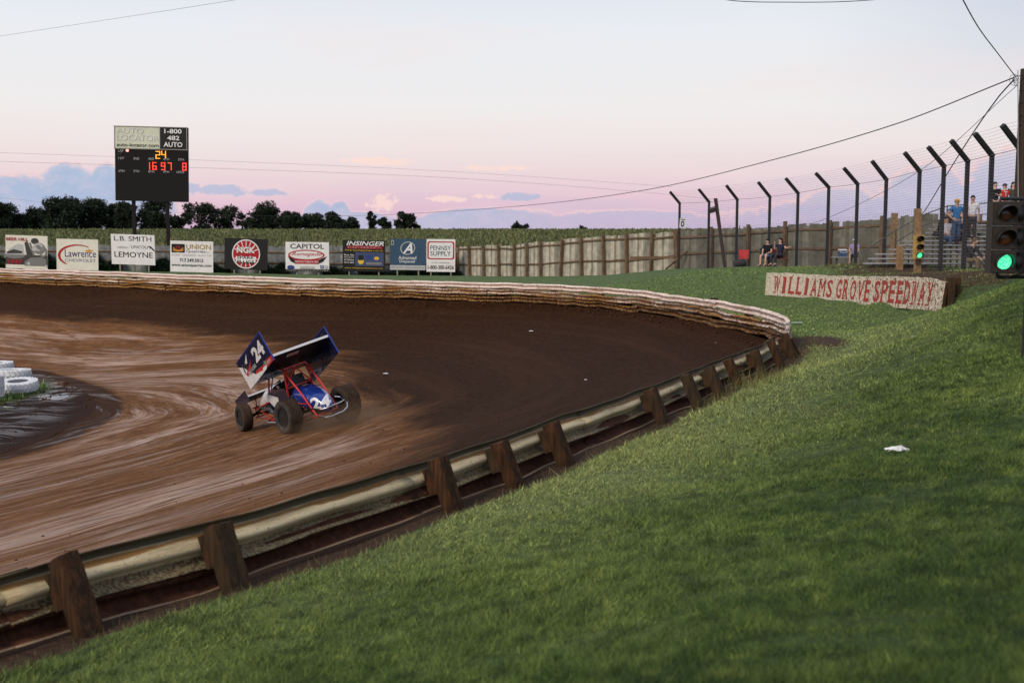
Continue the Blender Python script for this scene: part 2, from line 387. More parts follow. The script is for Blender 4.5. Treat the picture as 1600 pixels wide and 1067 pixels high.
dc = t.ramp(t.noise(pos, 14., 5., .7), [(.3, (.028, .016, .010)), (.6, (.085, .05, .03)), (.8, (.14, .09, .06))])
c = t.mix(dm, c, dc)
principled(t, c, .9, 0., t.bump(t.m('ADD', n3, t.noise(pos, 40., 3., .6)), .05), .2)
mt, t = newmat('track_dirt')
uv = t.n('ShaderNodeTexCoord').outputs['UV']; pos = t.n('ShaderNodeNewGeometry').outputs['Position']
zone = t.n('ShaderNodeAttribute', attribute_name='zone').outputs['Fac']      # 0 loose outer cushion .. 1 packed groove
inn = t.n('ShaderNodeAttribute', attribute_name='inner').outputs['Fac']
wob = t.m('MULTIPLY', t.m('SUBTRACT', t.noise(t.map(uv, (.16, .9, 1)), 1., 7., .68), .5), .95)
zw = t.m('ADD', zone, wob)
st1 = t.noise(t.map(uv, (.17, 2.3, 1)), 1., 7., .68, .7)
st2 = t.noise(t.map(uv, (.8, 8., 1)), 1., 6., .7, .6)
st3 = t.noise(t.map(uv, (.07, 1.1, 1), loc=(3, 7, 0)), 1., 4., .55, .8)
rip = t.noise(t.map(uv, (.9, 3.4, 1), loc=(5, 5, 0)), 1., 7., .72, 1.1); clod = t.noise(pos, 7., 7., .72); clod2 = t.noise(pos, 26., 4., .7); big = t.noise(pos, .35, 3., .5)
loose = t.ramp(clod, [(.25, (.016, .0062, .0022)), (.5, (.042, .0175, .0066)), (.75, (.085, .038, .0155))])
loose = t.mix(t.ss(st3, .45, .7, 0., .5), loose, (.078, .036, .016))
pack = t.ramp(st1, [(.28, (.150, .066, .024)), (.47, (.235, .105, .038)), (.57, (.310, .155, .068)), (.66, (.46, .31, .225)), (.75, (.58, .46, .39))])
pack = t.mix(t.ss(st2, .35, .75, .45, 0.), pack, (.085, .035, .013))
pack = t.mix(t.ss(big, .4, .65, 0., .35), pack, (.17, .080, .034))
scr = t.noise(t.map(uv, (.9, 14., 1), rot=(0, 0, .12)), 1., 5., .7, 1.2); pat = t.noise(t.map(uv, (.25, .5, 1), loc=(9, 2, 0)), 1., 5., .6, .6)
pack = t.mix(t.ss(scr, .5, .72, 0., .3), pack, (.32, .20, .135)); pack = t.mix(t.ss(scr, .48, .3, 0., .5), pack, (.060, .024, .010))
pack = t.mix(t.ss(pat, .52, .72, 0., .5), pack, (.15, .064, .024)); pack = t.mix(t.ss(clod2, .62, .34, 0., .55), pack, (.070, .028, .011)); pack = t.mix(t.ss(clod, .55, .75, 0., .35), pack, (.26, .13, .058)); pack = t.mix(t.ss(rip, .50, .36, 0., .65), pack, (.085, .034, .012)); pack = t.mix(t.ss(rip, .52, .68, 0., .5), pack, (.38, .20, .095))
brd = t.noise(t.map(uv, (.05, .62, 1), loc=(1, 8, 0)), 1., 5., .55, .5); brk = t.noise(t.map(uv, (.5, 5., 1), loc=(2, 2, 0)), 1., 6., .7, .6)
pale = t.m('MULTIPLY', t.m('MULTIPLY', t.ss(brd, .46, .60), t.ss(brk, .36, .60)), t.m('MULTIPLY', t.ss(zw, .75, 1.1), t.ss(inn, .6, .1)))
pack = t.mix(t.m('MULTIPLY', pale, .68), pack, (.54, .39, .31))
zz = t.ss(zw, .34, .72)
c = t.mix(zz, loose, pack)
inw = t.ss(t.m('ADD', inn, t.m('MULTIPLY', wob, .5)), .45, .62)
c = t.mix(inw, c, (.050, .022, .010))
slick = t.m('MULTIPLY', t.m('MULTIPLY', t.ss(st1, .50, .66), t.ss(st3, .36, .58)), t.ss(zw, .62, .95))
rough = t.m('SUBTRACT', .92, t.m('MULTIPLY', slick, .56))
h = t.m('ADD', t.m('ADD', t.m('MULTIPLY', st1, .4), t.m('MULTIPLY', rip, .9)), t.m('ADD', t.m('MULTIPLY', st2, .3), t.m('MULTIPLY', t.m('ADD', clod, t.m('MULTIPLY', clod2, .5)), t.m('SUBTRACT', 1.35, zz))))
principled(t, c, rough, 0., t.bump(h, .09), t.m('ADD', .10, t.m('MULTIPLY', slick, .70)))
mi, t = newmat('infield_mud')
pos = t.n('ShaderNodeNewGeometry').outputs['Position']
gm = t.n('ShaderNodeAttribute', attribute_name='grassy').outputs['Fac']; q = t.n('ShaderNodeAttribute', attribute_name='lip').outputs['Fac']
a1 = t.noise(t.map(pos, (.35, 1.5, 1), rot=(0, 0, .25)), 1.3, 6., .66, .6); a2 = t.noise(pos, 8., 6., .7)
mud = t.ramp(a2, [(.3, (.012, .0065, .005)), (.55, (.030, .016, .012)), (.8, (.060, .034, .024))])
mud = t.mix(t.ss(q, .09, 0., 0., .7), mud, (.045, .019, .009))
wet = t.m('MULTIPLY', t.ss(a1, .48, .56), t.ss(q, .04, .16))
ring = t.m('MULTIPLY', t.ss(gm, .12, .3), t.ss(gm, .62, .45))
pud = t.m('MULTIPLY', ring, t.ss(a1, .44, .52))
gs = t.ss(t.m('ADD', gm, t.m('MULTIPLY', t.m('SUBTRACT', a2, .5), .5)), .45, .6)
c = t.mix(t.m('MULTIPLY', wet, .55), mud, (.075, .055, .055))
c = t.mix(gs, c, t.ramp(a2, [(.3, (.03, .05, .010)), (.7, (.10, .12, .03))]))
rough = t.m('MAXIMUM', t.m('SUBTRACT', t.m('SUBTRACT', .85, t.m('MULTIPLY', wet, .5)), t.m('MULTIPLY', pud, .8)), .04)
rough = t.m('MAXIMUM', rough, t.m('MULTIPLY', gs, .9))
hh = t.m('MULTIPLY', t.m('ADD', t.m('MULTIPLY', a2, .6), a1), t.m('SUBTRACT', 1., pud))
principled(t, c, rough, 0., t.bump(hh, .14), t.m('ADD', .08, t.m('MULTIPLY', t.m('MAXIMUM', pud, t.m('MULTIPLY', wet, .35)), .9)))
# ------------------------------------------------------------------ track
nt_ = 90; tt = np.linspace(0, 1, nt_)
P = OUT[:, None]*(1-tt)[None, :, None]+IN[:, None]*tt[None, :, None]
Wd = np.linalg.norm(IN-OUT, axis=1)
Z = CAMZ-Dtrack(tt)[None, :]+0*P[..., 0]
Z += .012*np.sin(P[..., 0]*2.1+P[..., 1]*.9)*np.sin(P[..., 1]*1.7)
Z += (.10*np.exp(-(tt*Wd.mean())**2/.35))[None, :]           # dirt piled against the rail
V = np.concatenate([P, Z[..., None]], 2).reshape(-1, 3)
def quads(n, m):
    i, j = np.meshgrid(np.arange(n-1), np.arange(m-1), indexing='ij'); a = (i*m+j).ravel()
    return np.c_[a, a+1, a+m+1, a+m]
UV = np.stack([np.repeat(OS[:, None], nt_, 1), tt[None]*Wd[:, None]], 2).reshape(-1, 2)
# threshold of the loose cushion along the turn
so_ = np.array([OS[a] for a in keyO]); th = np.interp(OS, so_, [.08, .08, .20, .62, .54, .36, .30, .30])
th = np.convolve(np.pad(th, 20, 'edge'), np.ones(41)/41, 'valid')
zone = np.clip((tt[None]-th[:, None])/.28+.5, 0, 1.2)
inner = np.repeat(np.clip((tt-.90)/.10, 0, 1)[None], nO, 0)
tr = npmesh('dirt_track', V, quads(nO, nt_)[:, ::-1], mt, 4, UV, {'zone': zone.ravel(), 'inner': inner.ravel()}, True); tag(tr, kind='structure')
# ------------------------------------------------------------------ infield
nq = 60; qv = np.linspace(0, 1, nq)**1.6*30
dirn = np.array([-60., 28.])-IN; dirn /= np.linalg.norm(dirn, axis=1)[:, None]
P = IN[:, None]+dirn[:, None]*qv[None, :, None]
z0 = CAMZ-5.25
prof = np.interp(qv, [0, .4, .9, 1.6, 2.2, 2.8, 3.5, 6, 12, 30], [.0, -.01, -.05, -.01, -.06, -.02, -.03, .0, .05, .1])
gc = np.array([-20.2, 35.9]); 
gd = ((P[..., 0]-gc[0])/5.2)**2+((P[..., 1]-gc[1])/4.4)**2
grassy = np.clip(1.15-gd*.62, 0, 1)
Z = z0+prof[None]+.03*np.clip(qv[None]/.8, 0, 1)*(np.sin(P[..., 0]*2.4+1)*np.sin(P[..., 1]*2.9)+.6*np.sin(P[..., 0]*6.1)*np.sin(P[..., 1]*5.3+1))+.10*np.clip(grassy-.4, 0, 1)
V = np.concatenate([P, Z[..., None]], 2).reshape(-1, 3)
inf = npmesh('infield', V, quads(nO, nq)[:, ::-1], mi, 4, None, {'grassy': grassy.ravel(), 'lip': np.repeat((qv/8).clip(0, 1)[None], nO, 0).ravel()}, True); tag(inf, kind='structure')
# ------------------------------------------------------------------ land outside the rail
ev = np.r_[0, np.cumsum(.12*1.045**np.arange(130))]; ev = ev[ev < 760]; ne = len(ev)
# beyond 60 m the normals are blended to fan out without crossing
P = OUT[:, None]+ON[:, None]*ev[None, :, None]
De = Dout(P[..., 0], P[..., 1])
edge = np.exp(-ev/.5)[None]
dd = np.zeros(P.shape[:2])
for (x, y, rx, ry, s_) in [(7.0, 25.6, .45, 1.7, 1.2), (12.6, 33, 1.9, 6.5, 1.1), (13.6, 39, 2.6, 4, 1.), (12.8, 43.5, 1.6, 4, .9), (13.4, 29.6, 2.0, 3.2, 1.25), (3.2, 42.3, 2.6, .9, .9), (-3, 45.2, 2, .6, .7)]:
    dd = np.maximum(dd, s_*np.exp(-((P[..., 0]-x)/rx)**2-((P[..., 1]-y)/ry)**2))
dd = np.maximum(dd, 1.0*np.exp(-(ev/ .42)**2)[None]*(P[..., 1] < 28))
dd = np.maximum(dd, .75*np.exp(-(ev/.35)**2)[None]*(P[..., 1] >= 28))
V = np.concatenate([P, (CAMZ-De)[..., None]], 2).reshape(-1, 3)
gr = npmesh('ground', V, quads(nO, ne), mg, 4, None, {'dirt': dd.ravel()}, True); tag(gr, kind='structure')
# deep base sheet so no gap opens between the sheets, reaching the horizon
mb = MB(); mb.grid([[(x, y, -3.2) for x in (-3000, 0, 3000)] for y in (-1500, 0, 3000)])
tag(mb.build('terrain', mg), kind='structure')
# ------------------------------------------------------------------ grass blades (closer lawn)
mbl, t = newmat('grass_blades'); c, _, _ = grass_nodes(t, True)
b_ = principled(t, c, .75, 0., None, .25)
def out_e(x, y):
    """signed distance outside the rail curve and its station"""
    r = np.empty(len(x)); st = np.empty(len(x), int)
    for a in range(0, len(x), 20000):
        d = (x[a:a+20000, None]-OUT[:, 0])**2+(y[a:a+20000, None]-OUT[:, 1])**2; i = d.argmin(1)
        r[a:a+20000] = (x[a:a+20000]-OUT[i, 0])*ON[i, 0]+(y[a:a+20000]-OUT[i, 1])*ON[i, 1]; st[a:a+20000] = i
    return r, st
def dirt_at(x, y):
    d = np.zeros(len(x))
    for (a, b, rx, ry, s_) in [(7.0, 25.6, .45, 1.7, 1.2), (12.6, 33, 1.9, 6.5, 1.1), (13.6, 39, 2.6, 4, 1.), (12.8, 43.5, 1.6, 4, .9), (13.4, 29.6, 2.0, 3.2, 1.25), (3.2, 42.3, 2.6, .9, .9)]:
        d = np.maximum(d, s_*np.exp(-((x-a)/rx)**2-((y-b)/ry)**2))
    return d
def blades(N, y0, y1, hmin, hmax, wmin, wk, spread=.52):
    y = y0*(y1/y0)**rng.random(N); x = (rng.random(N)*2-1)*spread*y+rng.normal(0, .3, N)
    e, st = out_e(x, y); keep = (e > .34+.40*rng.random(N)**2)&(dirt_at(x, y) < .35+.5*rng.random(N)); x, y, e = x[keep], y[keep], e[keep]; n = len(x)
    z = CAMZ-Dout(x, y)-.004
    clump = .5+.5*np.sin(x*2.3+np.sin(y*1.9)*2)*np.sin(y*2.9+x); clump = .45*clump+.55*(.5+.5*np.sin(x*9.1+2*np.sin(y*4.3))*np.sin(y*7.7+2*np.sin(x*5.1)))
    h = (hmin+(hmax-hmin)*rng.random(n)**1.5)*(.75+.55*clump); h *= .6+.8*clump; h *= np.where(e < .8, 1.5, 1.)
    w = np.maximum(wmin, y*wk); a = rng.random(n)*2*np.pi; l = rng.normal(0, .75, (n, 2))*h[:, None]+np.c_[.25*h, .1*h]
    dx, dy = np.cos(a)*w/2, np.sin(a)*w/2
    V = np.empty((n, 3, 3)); V[:, 0] = np.c_[x-dx, y-dy, z]; V[:, 1] = np.c_[x+dx, y+dy, z]; V[:, 2] = np.c_[x+l[:, 0], y+l[:, 1], z+h]
    return V.reshape(-1, 3)
Vb = np.concatenate([blades(820000, 2.6, 15, .012, .044, .0035, .0007), blades(560000, 12, 50, .018, .050, .006, .0008, .5)])
gb = npmesh('grass', Vb, np.arange(len(Vb)).reshape(-1, 3), mbl, 3); tag(gb, 'mown green grass blades covering the bank outside the guardrail', 'grass', kind='stuff')
# grass on the infield
n_ = 60000; x = rng.normal(gc[0]+.4, 2.6, n_); y = rng.normal(gc[1]+.2, 2.2, n_); k_ = ((x-gc[0])/5.0)**2+((y-gc[1])/4.2)**2 < .8+.3*rng.random(n_); x, y = x[k_], y[k_]; n_ = len(x); a = rng.random(n_)*6.28; h = .04+.08*rng.random(n_)**2
V = np.empty((n_, 3, 3)); zz_ = CAMZ-5.25; V[:, 0] = np.c_[x-.015*np.cos(a), y-.015*np.sin(a), np.full(n_, zz_)]; V[:, 1] = np.c_[x+.015*np.cos(a), y+.015*np.sin(a), np.full(n_, zz_)]; V[:, 2] = np.c_[x+.03*np.sin(a*3), y+.03*np.cos(a*5), zz_+.08+h]
tag(npmesh('infield_grass', V.reshape(-1, 3), np.arange(n_*3).reshape(-1, 3), mbl, 3), 'rough grass around the white tyres in the infield', 'grass', kind='stuff')
# tall weeds and dead stems along the foot of the rail
mdry, t = newmat('dry_weeds'); g = t.n('ShaderNodeNewGeometry').outputs['Random Per Island']
principled(t, t.ramp(g, [(0., (.06, .10, .02)), (.45, (.13, .17, .05)), (.7, (.18, .13, .06)), (1., (.30, .23, .13))]), .85, 0., None, .2)
def weeds(cx_, cy_, N, rad, h0, h1, wd=.008):
    x = cx_+rng.normal(0, rad, N); y = cy_+rng.normal(0, rad, N); e, _ = out_e(x, y); k_ = e > .1; x, y = x[k_], y[k_]; n = len(x)
    z = CAMZ-Dout(x, y); h = h0+(h1-h0)*rng.random(n)**2; a = rng.random(n)*6.28; l = rng.normal(0, .35, (n, 2))*h[:, None]
    V = np.empty((n, 3, 3)); V[:, 0] = np.c_[x-np.cos(a)*wd/2, y-np.sin(a)*wd/2, z-.02]; V[:, 1] = np.c_[x+np.cos(a)*wd/2, y+np.sin(a)*wd/2, z-.02]; V[:, 2] = np.c_[x+l[:, 0], y+l[:, 1], z+h]
    return V.reshape(-1, 3)
L = []
for i in range(nO):
    if 4 < OUT[i, 1] < 26:
        for r_ in range(3):
            f = rng.random()*.35+.1; p = OUT[i]+ON[i]*(.15+f)+rng.normal(0, .12, 2); L.append(weeds(p[0], p[1], 14, .10, .03, .09 if OUT[i, 1] < 17 else .16, .005))
for px, py, n_, hh in [(1155, 618, 260, .38), (1175, 607, 160, .34), (1100, 640, 160, .22), (1245, 560, 120, .25)]:
    p = gp(px, py, 2.75); L.append(weeds(p.x+.2, p.y, n_, .28, .08, hh, .010))
for k_ in range(900):
    L.append(weeds(rng.normal(12.5, .9), rng.uniform(27.5, 45), 3, .12, .03, .11, .018))
Vw = np.concatenate(L); tag(npmesh('weeds', Vw, np.arange(len(Vw)).reshape(-1, 3), mdry, 3), 'straggly dry weeds along the foot of the near guardrail and on the dirt bank', 'weeds', kind='stuff')
# ------------------------------------------------------------------ near guardrail (seen from its back)
def stretch_noise(t, sc, d=5.): return t.noise(t.map(t.n('ShaderNodeTexCoord').outputs['UV'], sc), 1., d, .65)
mrail, t = newmat('galvanised_rail')
pos = t.n('ShaderNodeNewGeometry').outputs['Position']; uv = t.n('ShaderNodeTexCoord').outputs['UV']
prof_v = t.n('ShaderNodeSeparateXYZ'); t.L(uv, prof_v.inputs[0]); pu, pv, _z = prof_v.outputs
r1 = t.noise(t.map(uv, (1.2, 5., 1)), 1., 6., .7); r2 = t.noise(pos, 45., 4., .6); r3 = t.noise(t.map(uv, (.5, 2., 1)), 1., 3., .5)
c = t.ramp(r1, [(.3, (.27, .205, .105)), (.5, (.50, .415, .25)), (.7, (.66, .57, .38))])
rust = t.ss(t.m('ADD', r1, t.m('MULTIPLY', t.ss(t.m('ABSOLUTE', t.m('SUBTRACT', pv, .68)), .0, .09, 1., 0.), .28)), .60, .72)
c = t.mix(rust, c, (.26, .135, .04))
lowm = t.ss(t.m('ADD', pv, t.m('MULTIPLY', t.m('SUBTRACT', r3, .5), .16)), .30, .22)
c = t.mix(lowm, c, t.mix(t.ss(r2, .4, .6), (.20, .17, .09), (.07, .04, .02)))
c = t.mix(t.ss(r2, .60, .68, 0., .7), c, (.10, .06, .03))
c = t.mix(t.ss(t.m('ADD', pv, t.m('MULTIPLY', t.m('SUBTRACT', r3, .5), .10)), .70, .75, 0., .93), c, (.050, .040, .022))  # shade inside the hollow upper channel, painted into the rail colour
principled(t, c, .6, .0, t.bump(r2, .004), .25)
mrail2, t = newmat('dirt_caked_rail')
pos = t.n('ShaderNodeNewGeometry').outputs['Position']; r1 = t.noise(pos, 12., 6., .7)
uvz = t.n('ShaderNodeSeparateXYZ'); t.L(t.n('ShaderNodeTexCoord').outputs['UV'], uvz.inputs[0])
c = t.ramp(r1, [(.3, (.028, .011, .006)), (.55, (.075, .028, .014)), (.8, (.14, .06, .03))]); c = t.mix(t.m('MULTIPLY', t.ss(uvz.outputs[1], .05, .02), t.ss(uvz.outputs[1], .001, .004)), c, (.34, .24, .15))
principled(t, c, .9, 0., t.bump(r1, .03), .2)
mwood, t = newmat('weathered_post_wood')
oc = t.n('ShaderNodeTexCoord').outputs['Object']; pos = t.n('ShaderNodeNewGeometry').outputs['Position']
w1 = t.noise(t.map(oc, (14, 14, 1.2)), 1.6, 6., .7, .6); w2 = t.noise(oc, 3.5, 4., .6)
c = t.ramp(w1, [(.3, (.012, .007, .005)), (.48, (.038, .021, .012)), (.66, (.085, .045, .023)), (.85, (.16, .095, .05))])
rnd = t.n('ShaderNodeObjectInfo').outputs['Random']
c = t.mix(t.ss(w2, .45, .7, 0., .6), c, (.115, .045, .020))
c = t.mix(t.m('MULTIPLY', t.ss(rnd, .3, 1.), .4), c, (.05, .045, .03))
principled(t, c, .9, 0., t.bump(w1, .035), .12)
mbolt = plain('rusty_bolt', (.09, .05, .03), .7, .5)
# W section: (v along the face upward 0..1, depth toward the posts)
wprof = [(0, 0), (.03, -.004), (.10, -.055), (.17, -.078), (.25, -.078), (.33, -.055), (.42, .0), (.48, .012), (.52, .012), (.58, .0), (.67, -.055), (.75, -.078), (.83, -.078), (.90, -.055), (.97, -.004), (1, 0)]
def rail_mesh(name, i0, i1, base_off, h, leanf, zf, mat, parent, waviness=.01, sign=1., thick=.006, dh=.31, seed=0, off0=0.):
    """one W-beam rail: stations i0..i1 of the outer curve; leanf metres of lean toward the track per metre height"""
    rr = np.random.default_rng(seed); xs = np.arange(i0, i1+1e-6, .5)
    ph = rr.random(6)*6.28; P = []; UVs = []
    for q_ in xs:
        k0 = int(q_); k1 = min(k0+1, nO-1); f = q_-k0; o = OUT[k0]*(1-f)+OUT[k1]*f; n_ = ON[k0]; s_ = OS[k0]+f*.4
        wz = waviness*(math.sin(s_*1.1+ph[0])+.6*math.sin(s_*2.9+ph[1])+.5*math.sin(s_*5.3+ph[2])); wn = waviness*1.2*(math.sin(s_*1.7+ph[3])+.7*math.sin(s_*4.1+ph[4]))
        twist = waviness*1.5*math.sin(s_*2.2+ph[5]); row = []
        zb = zf(o[0], o[1])
        for v, dp in wprof:
            hz = base_off+v*dh; off = off0-leanf(s_)*hz+wn+twist*(v-.5)*2+sign*dp
            row.append((o[0]+n_[0]*off, o[1]+n_[1]*off, zb+hz+wz)); UVs.append((s_, v))
        P.append(row)
    m_ = len(wprof); V = np.array(P).reshape(-1, 3)
    o_ = npmesh(name, V, quads(len(xs), m_), mat, 4, np.array(UVs), None, True)
    md = o_.modifiers.new('thickness', 'SOLIDIFY'); md.thickness = thick; md.offset = 0
    o_.parent = parent; return o_
iN0 = nearest_i(OUT, (-9.5, -3)); iN1 = nearest_i(OUT, (5.95, 24.2)); iF1 = nO-30
near = thing('guardrail', (0, 0, 0), 'steel guardrail on leaning wooden posts along the near grass bank', 'guardrail')
zN = lambda x, y: CAMZ-2.80
lN = lambda s_: .42
i = iN0; q_ = 0
while i < iN1:
    j = min(i+10, iN1); a_, b_ = random.uniform(-.006, .006), random.uniform(-.010, .010)
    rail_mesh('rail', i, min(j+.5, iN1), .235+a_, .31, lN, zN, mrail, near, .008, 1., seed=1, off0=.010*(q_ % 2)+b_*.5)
    rail_mesh('rail', i, min(j+.5, iN1), .075+b_, .165, lN, zN, mrail2, near, .012, 1., seed=2, off0=-.045+.012*(q_ % 2))
    i = j; q_ += 1
post_px = [(-190, 1085), (115, 1005), (390, 924), (695, 812), (803, 768), (882, 718), (1034, 668), (1090, 634), (1127, 622), (1157, 606), (1195, 590), (1221, 575), (1243, 566), (1262, 558)]
for k_, (px, py) in enumerate(post_px):
    cand = [(abs(800+F*(OUT[q_][0]+ON[q_][0]*.2)/(OUT[q_][1]+ON[q_][1]*.2)/1.012-px), q_) for q_ in range(iN0, iN1+1) if OUT[q_][1] > 1.5]
    j = min(cand)[1] if px > -100 else nearest_i(OUT, (-4.4, 5.3)); o = OUT[j]; n_ = ON[j]; ttn = tg[j]
    n3_ = Vector((n_[0], n_[1], 0)); t3 = Vector((ttn[0], ttn[1], 0)); lean = .42+random.uniform(-.06, .06); sl = random.uniform(-.05, .05)
    axis = (Vector((0, 0, 1))-n3_*lean+t3*sl).normalized()
    b0 = Vector((o[0], o[1], CAMZ-2.8))+n3_*(.02+.115+.07); hh = .63+random.uniform(-.03, .05)
    if k_ == 13: hh = .5
    mb = MB(); w_, d_ = (.165+random.uniform(-.02, .02), .14) if k_ not in (5, 8) else (.17, .15)
    x_ = t3; y_ = axis.cross(x_).normalized(); R = Matrix((x_.cross(Vector((0, 0, 0))) if 0 else y_.cross(axis), y_, axis)).transposed()
    N = 9; rng_ = random.Random(k_); vs = []; fs = []
    ring = [(-1, -1), (-.3, -1.04), (.3, -.98), (1, -1), (1, 1), (.2, 1.03), (-.4, .98), (-1, 1)]
    for a in range(N):
        zz_ = -.35+(hh+.35)*a/(N-1)
        for bx, by in ring: vs.append(R @ Vector((bx*w_/2*(1+rng_.uniform(-.04, .04)), by*d_/2*(1+rng_.uniform(-.04, .04)), zz_+(rng_.uniform(-.02, .01) if a == N-1 else 0))))
    nr = len(ring)
    for a in range(N-1):
        for b in range(nr): fs.append((a*nr+b, a*nr+(b+1) % nr, (a+1)*nr+(b+1) % nr, (a+1)*nr+b))
    fs.append(tuple((N-1)*nr+b for b in range(nr)))
    mb.add(vs, fs); po = mb.build('post', mwood, None); po.parent = near; po.location = b0
    if k_ % 2 == 0 or k_ < 6:
        mb = MB(); mb.box((0, 0, 0), (.16, .10, .26), R); bl = mb.build('spacer_block', mwood); bl.parent = near; bl.location = b0+axis*.40-n3_*.125
# bolts and splice plates
mb = MB()
for i in range(iN0+3, iN1-2, 5):
    o = OUT[i]; n_ = ON[i]
    for dx in (0,):
        c_ = Vector((o[0]+n_[0]*(-.42*.39+.004), o[1]+n_[1]*(-.42*.39+.004), CAMZ-2.8+.39)); mb = MB(); mb.lathe([(.014, -.004), (.014, .012), (.006, .018)], c_+Vector((n_[0]*.0, n_[1]*.0, 0)), (n_[0], n_[1], .3), 8); bo = mb.build('bolt', mbolt); bo.parent = near
# low board and bank of soil at the foot
# ------------------------------------------------------------------ far guardrail: three dented beams, whitewashed, rust and thrown dirt
mfar, t = newmat('whitewashed_rusty_rail')
uv = t.n('ShaderNodeTexCoord').outputs['UV']; pos = t.n('ShaderNodeNewGeometry').outputs['Position']
r1 = t.noise(t.map(uv, (.5, 2.2, 1)), 1., 6., .65); r2 = t.noise(t.map(uv, (1.6, 5, 1)), 1., 6., .7); sp1 = t.noise(pos, 16., 3., .6); sp2 = t.noise(pos, 34., 3., .6)
lv = t.n('ShaderNodeAttribute', attribute_name='level').outputs['Fac']     # 0 top beam .. 1 bottom beam
c = t.ramp(r2, [(.3, (.50, .38, .31)), (.5, (.74, .62, .56)), (.72, (.84, .75, .71))])
ru = t.ss(t.m('ADD', r1, t.m('MULTIPLY', lv, .30)), .52, .72)
c = t.mix(ru, c, t.ramp(r2, [(.3, (.16, .07, .022)), (.55, (.36, .19, .06)), (.8, (.60, .42, .24))]))
sx_ = t.n('ShaderNodeSeparateXYZ'); t.L(pos, sx_.inputs[0])
east = t.ss(sx_.outputs[0], -12., 6., 0., .09)
dsp = t.ss(t.m('ADD', t.m('ADD', sp1, t.m('MULTIPLY', lv, .15)), t.m('ADD', east, t.m('MULTIPLY', t.m('SUBTRACT', sp2, .5), .35))), .665, .72)
c = t.mix(dsp, c, (.055, .026, .014))
principled(t, c, .75, 0., t.bump(t.m('ADD', sp1, r2), .012), .25)
far = thing('guardrail', (0, 0, 0), 'whitewashed rusty guardrail of three dented beams curving round the far side of the turn', 'guardrail')
iF0 = iN1+1
zF = lambda x, y: CAMZ-2.86
for lvl in range(3):
    segs = [iF0]; rr = random.Random(lvl+5)
    i = iF0
    while i < iF1:
        j = min(i+rr.choice((10, 11, 9)), iF1)
        off = rr.uniform(-.012, .012)
        o_ = rail_mesh('rail', i, min(j+1, iF1), .62-.25*lvl+off, .25, lambda s_: .10, zF, mfar, far, .010+.006*lvl, 1., dh=.225, seed=lvl*100+i, off0=rr.uniform(-.02, .02)+.03*lvl)
        a = o_.data.attributes.new('level', 'FLOAT', 'POINT'); a.data.foreach_set('value', np.full(len(o_.data.vertices), lvl/2, np.float32))
        i = j
for i in range(iF0+14, iF1, 6):
    o = OUT[i]; n_ = ON[i]; mb = MB(); mb.box((0, 0, 0), (.18, .18, 1.25)); po = mb.build('post', mwood); po.parent = far
    po.location = (o[0]+n_[0]*.16, o[1]+n_[1]*.16, CAMZ-2.86+(.20 if o[0] > 4 else .10)+random.uniform(-.05, .05)); po.rotation_euler = (random.uniform(-.05, .05), random.uniform(-.05, .05), math.atan2(n_[1], n_[0]))
# clods of thrown dirt lying along the foot of the far rail
cl = []
mcl = mrail2
for k_ in range(4200):
    i = rng.integers(iF0, iF1-60); d_ = abs(rng.normal(0, .35))+.02; p = OUT[i]-ON[i]*d_+rng.normal(0, .2, 2); s_ = .015+.05*rng.random()**3
    zt = CAMZ-2.85+.10*math.exp(-d_*d_/.35)-.16*d_+.005
    o8 = np.array([(1, 0, 0), (-1, 0, 0), (0, 1, 0), (0, -1, 0), (0, 0, .8), (0, 0, -.5)])*s_*rng.uniform(.6, 1.3, (6, 1)); cl.append(o8+np.array([p[0], p[1], zt]))
nC = len(cl); Fo = np.array([(0, 2, 4), (2, 1, 4), (1, 3, 4), (3, 0, 4), (2, 0, 5), (1, 2, 5), (3, 1, 5), (0, 3, 5)])
tag(npmesh('dirt_clods', np.concatenate(cl), (Fo[None]+6*np.arange(nC)[:, None, None]).reshape(-1, 3), mcl, 3), 'brown clods of dirt lying against the foot of the far guardrail', 'dirt', kind='stuff')
cl = []
for k_ in range(16000):
    i = rng.integers(iN0, iF1-80); tq = rng.random()**1.3*.75; p = OUT[i]*(1-tq)+IN[i]*tq+rng.normal(0, .15, 2); s_ = .008+.022*rng.random()**4
    if tq > th[i]+.1 and rng.random() > .12: continue
    o8 = np.array([(1, 0, 0), (-1, 0, 0), (0, 1, 0), (0, -1, 0), (0, 0, .7), (0, 0, -.5)])*s_*rng.uniform(.6, 1.3, (6, 1)); cl.append(o8+np.array([p[0], p[1], CAMZ-float(Dtrack(tq))+.004]))
for k_ in range(5000):
    i = rng.integers(0, nO); q_ = rng.random()*7; p = IN[i]+dirn[i]*q_+rng.normal(0, .1, 2); s_ = .015+.05*rng.random()**4
    if p[1] < 20 or p[1] > 50 or p[0] < -30: continue
    if ((p[0]-gc[0])/4.8)**2+((p[1]-gc[1])/4.0)**2 < 1: continue
    o8 = np.array([(1, 0, 0), (-1, 0, 0), (0, 1, 0), (0, -1, 0), (0, 0, .7), (0, 0, -.5)])*s_*rng.uniform(.6, 1.3, (6, 1)); cl.append(o8+np.array([p[0], p[1], z0+float(np.interp(q_, qv, prof))+.01]))
nC = len(cl)
tag(npmesh('loose_dirt', np.concatenate(cl), (Fo[None]+6*np.arange(nC)[:, None, None]).reshape(-1, 3), mcl, 3), 'small crumbs of loose dirt scattered over the outer part of the track', 'dirt', kind='stuff')
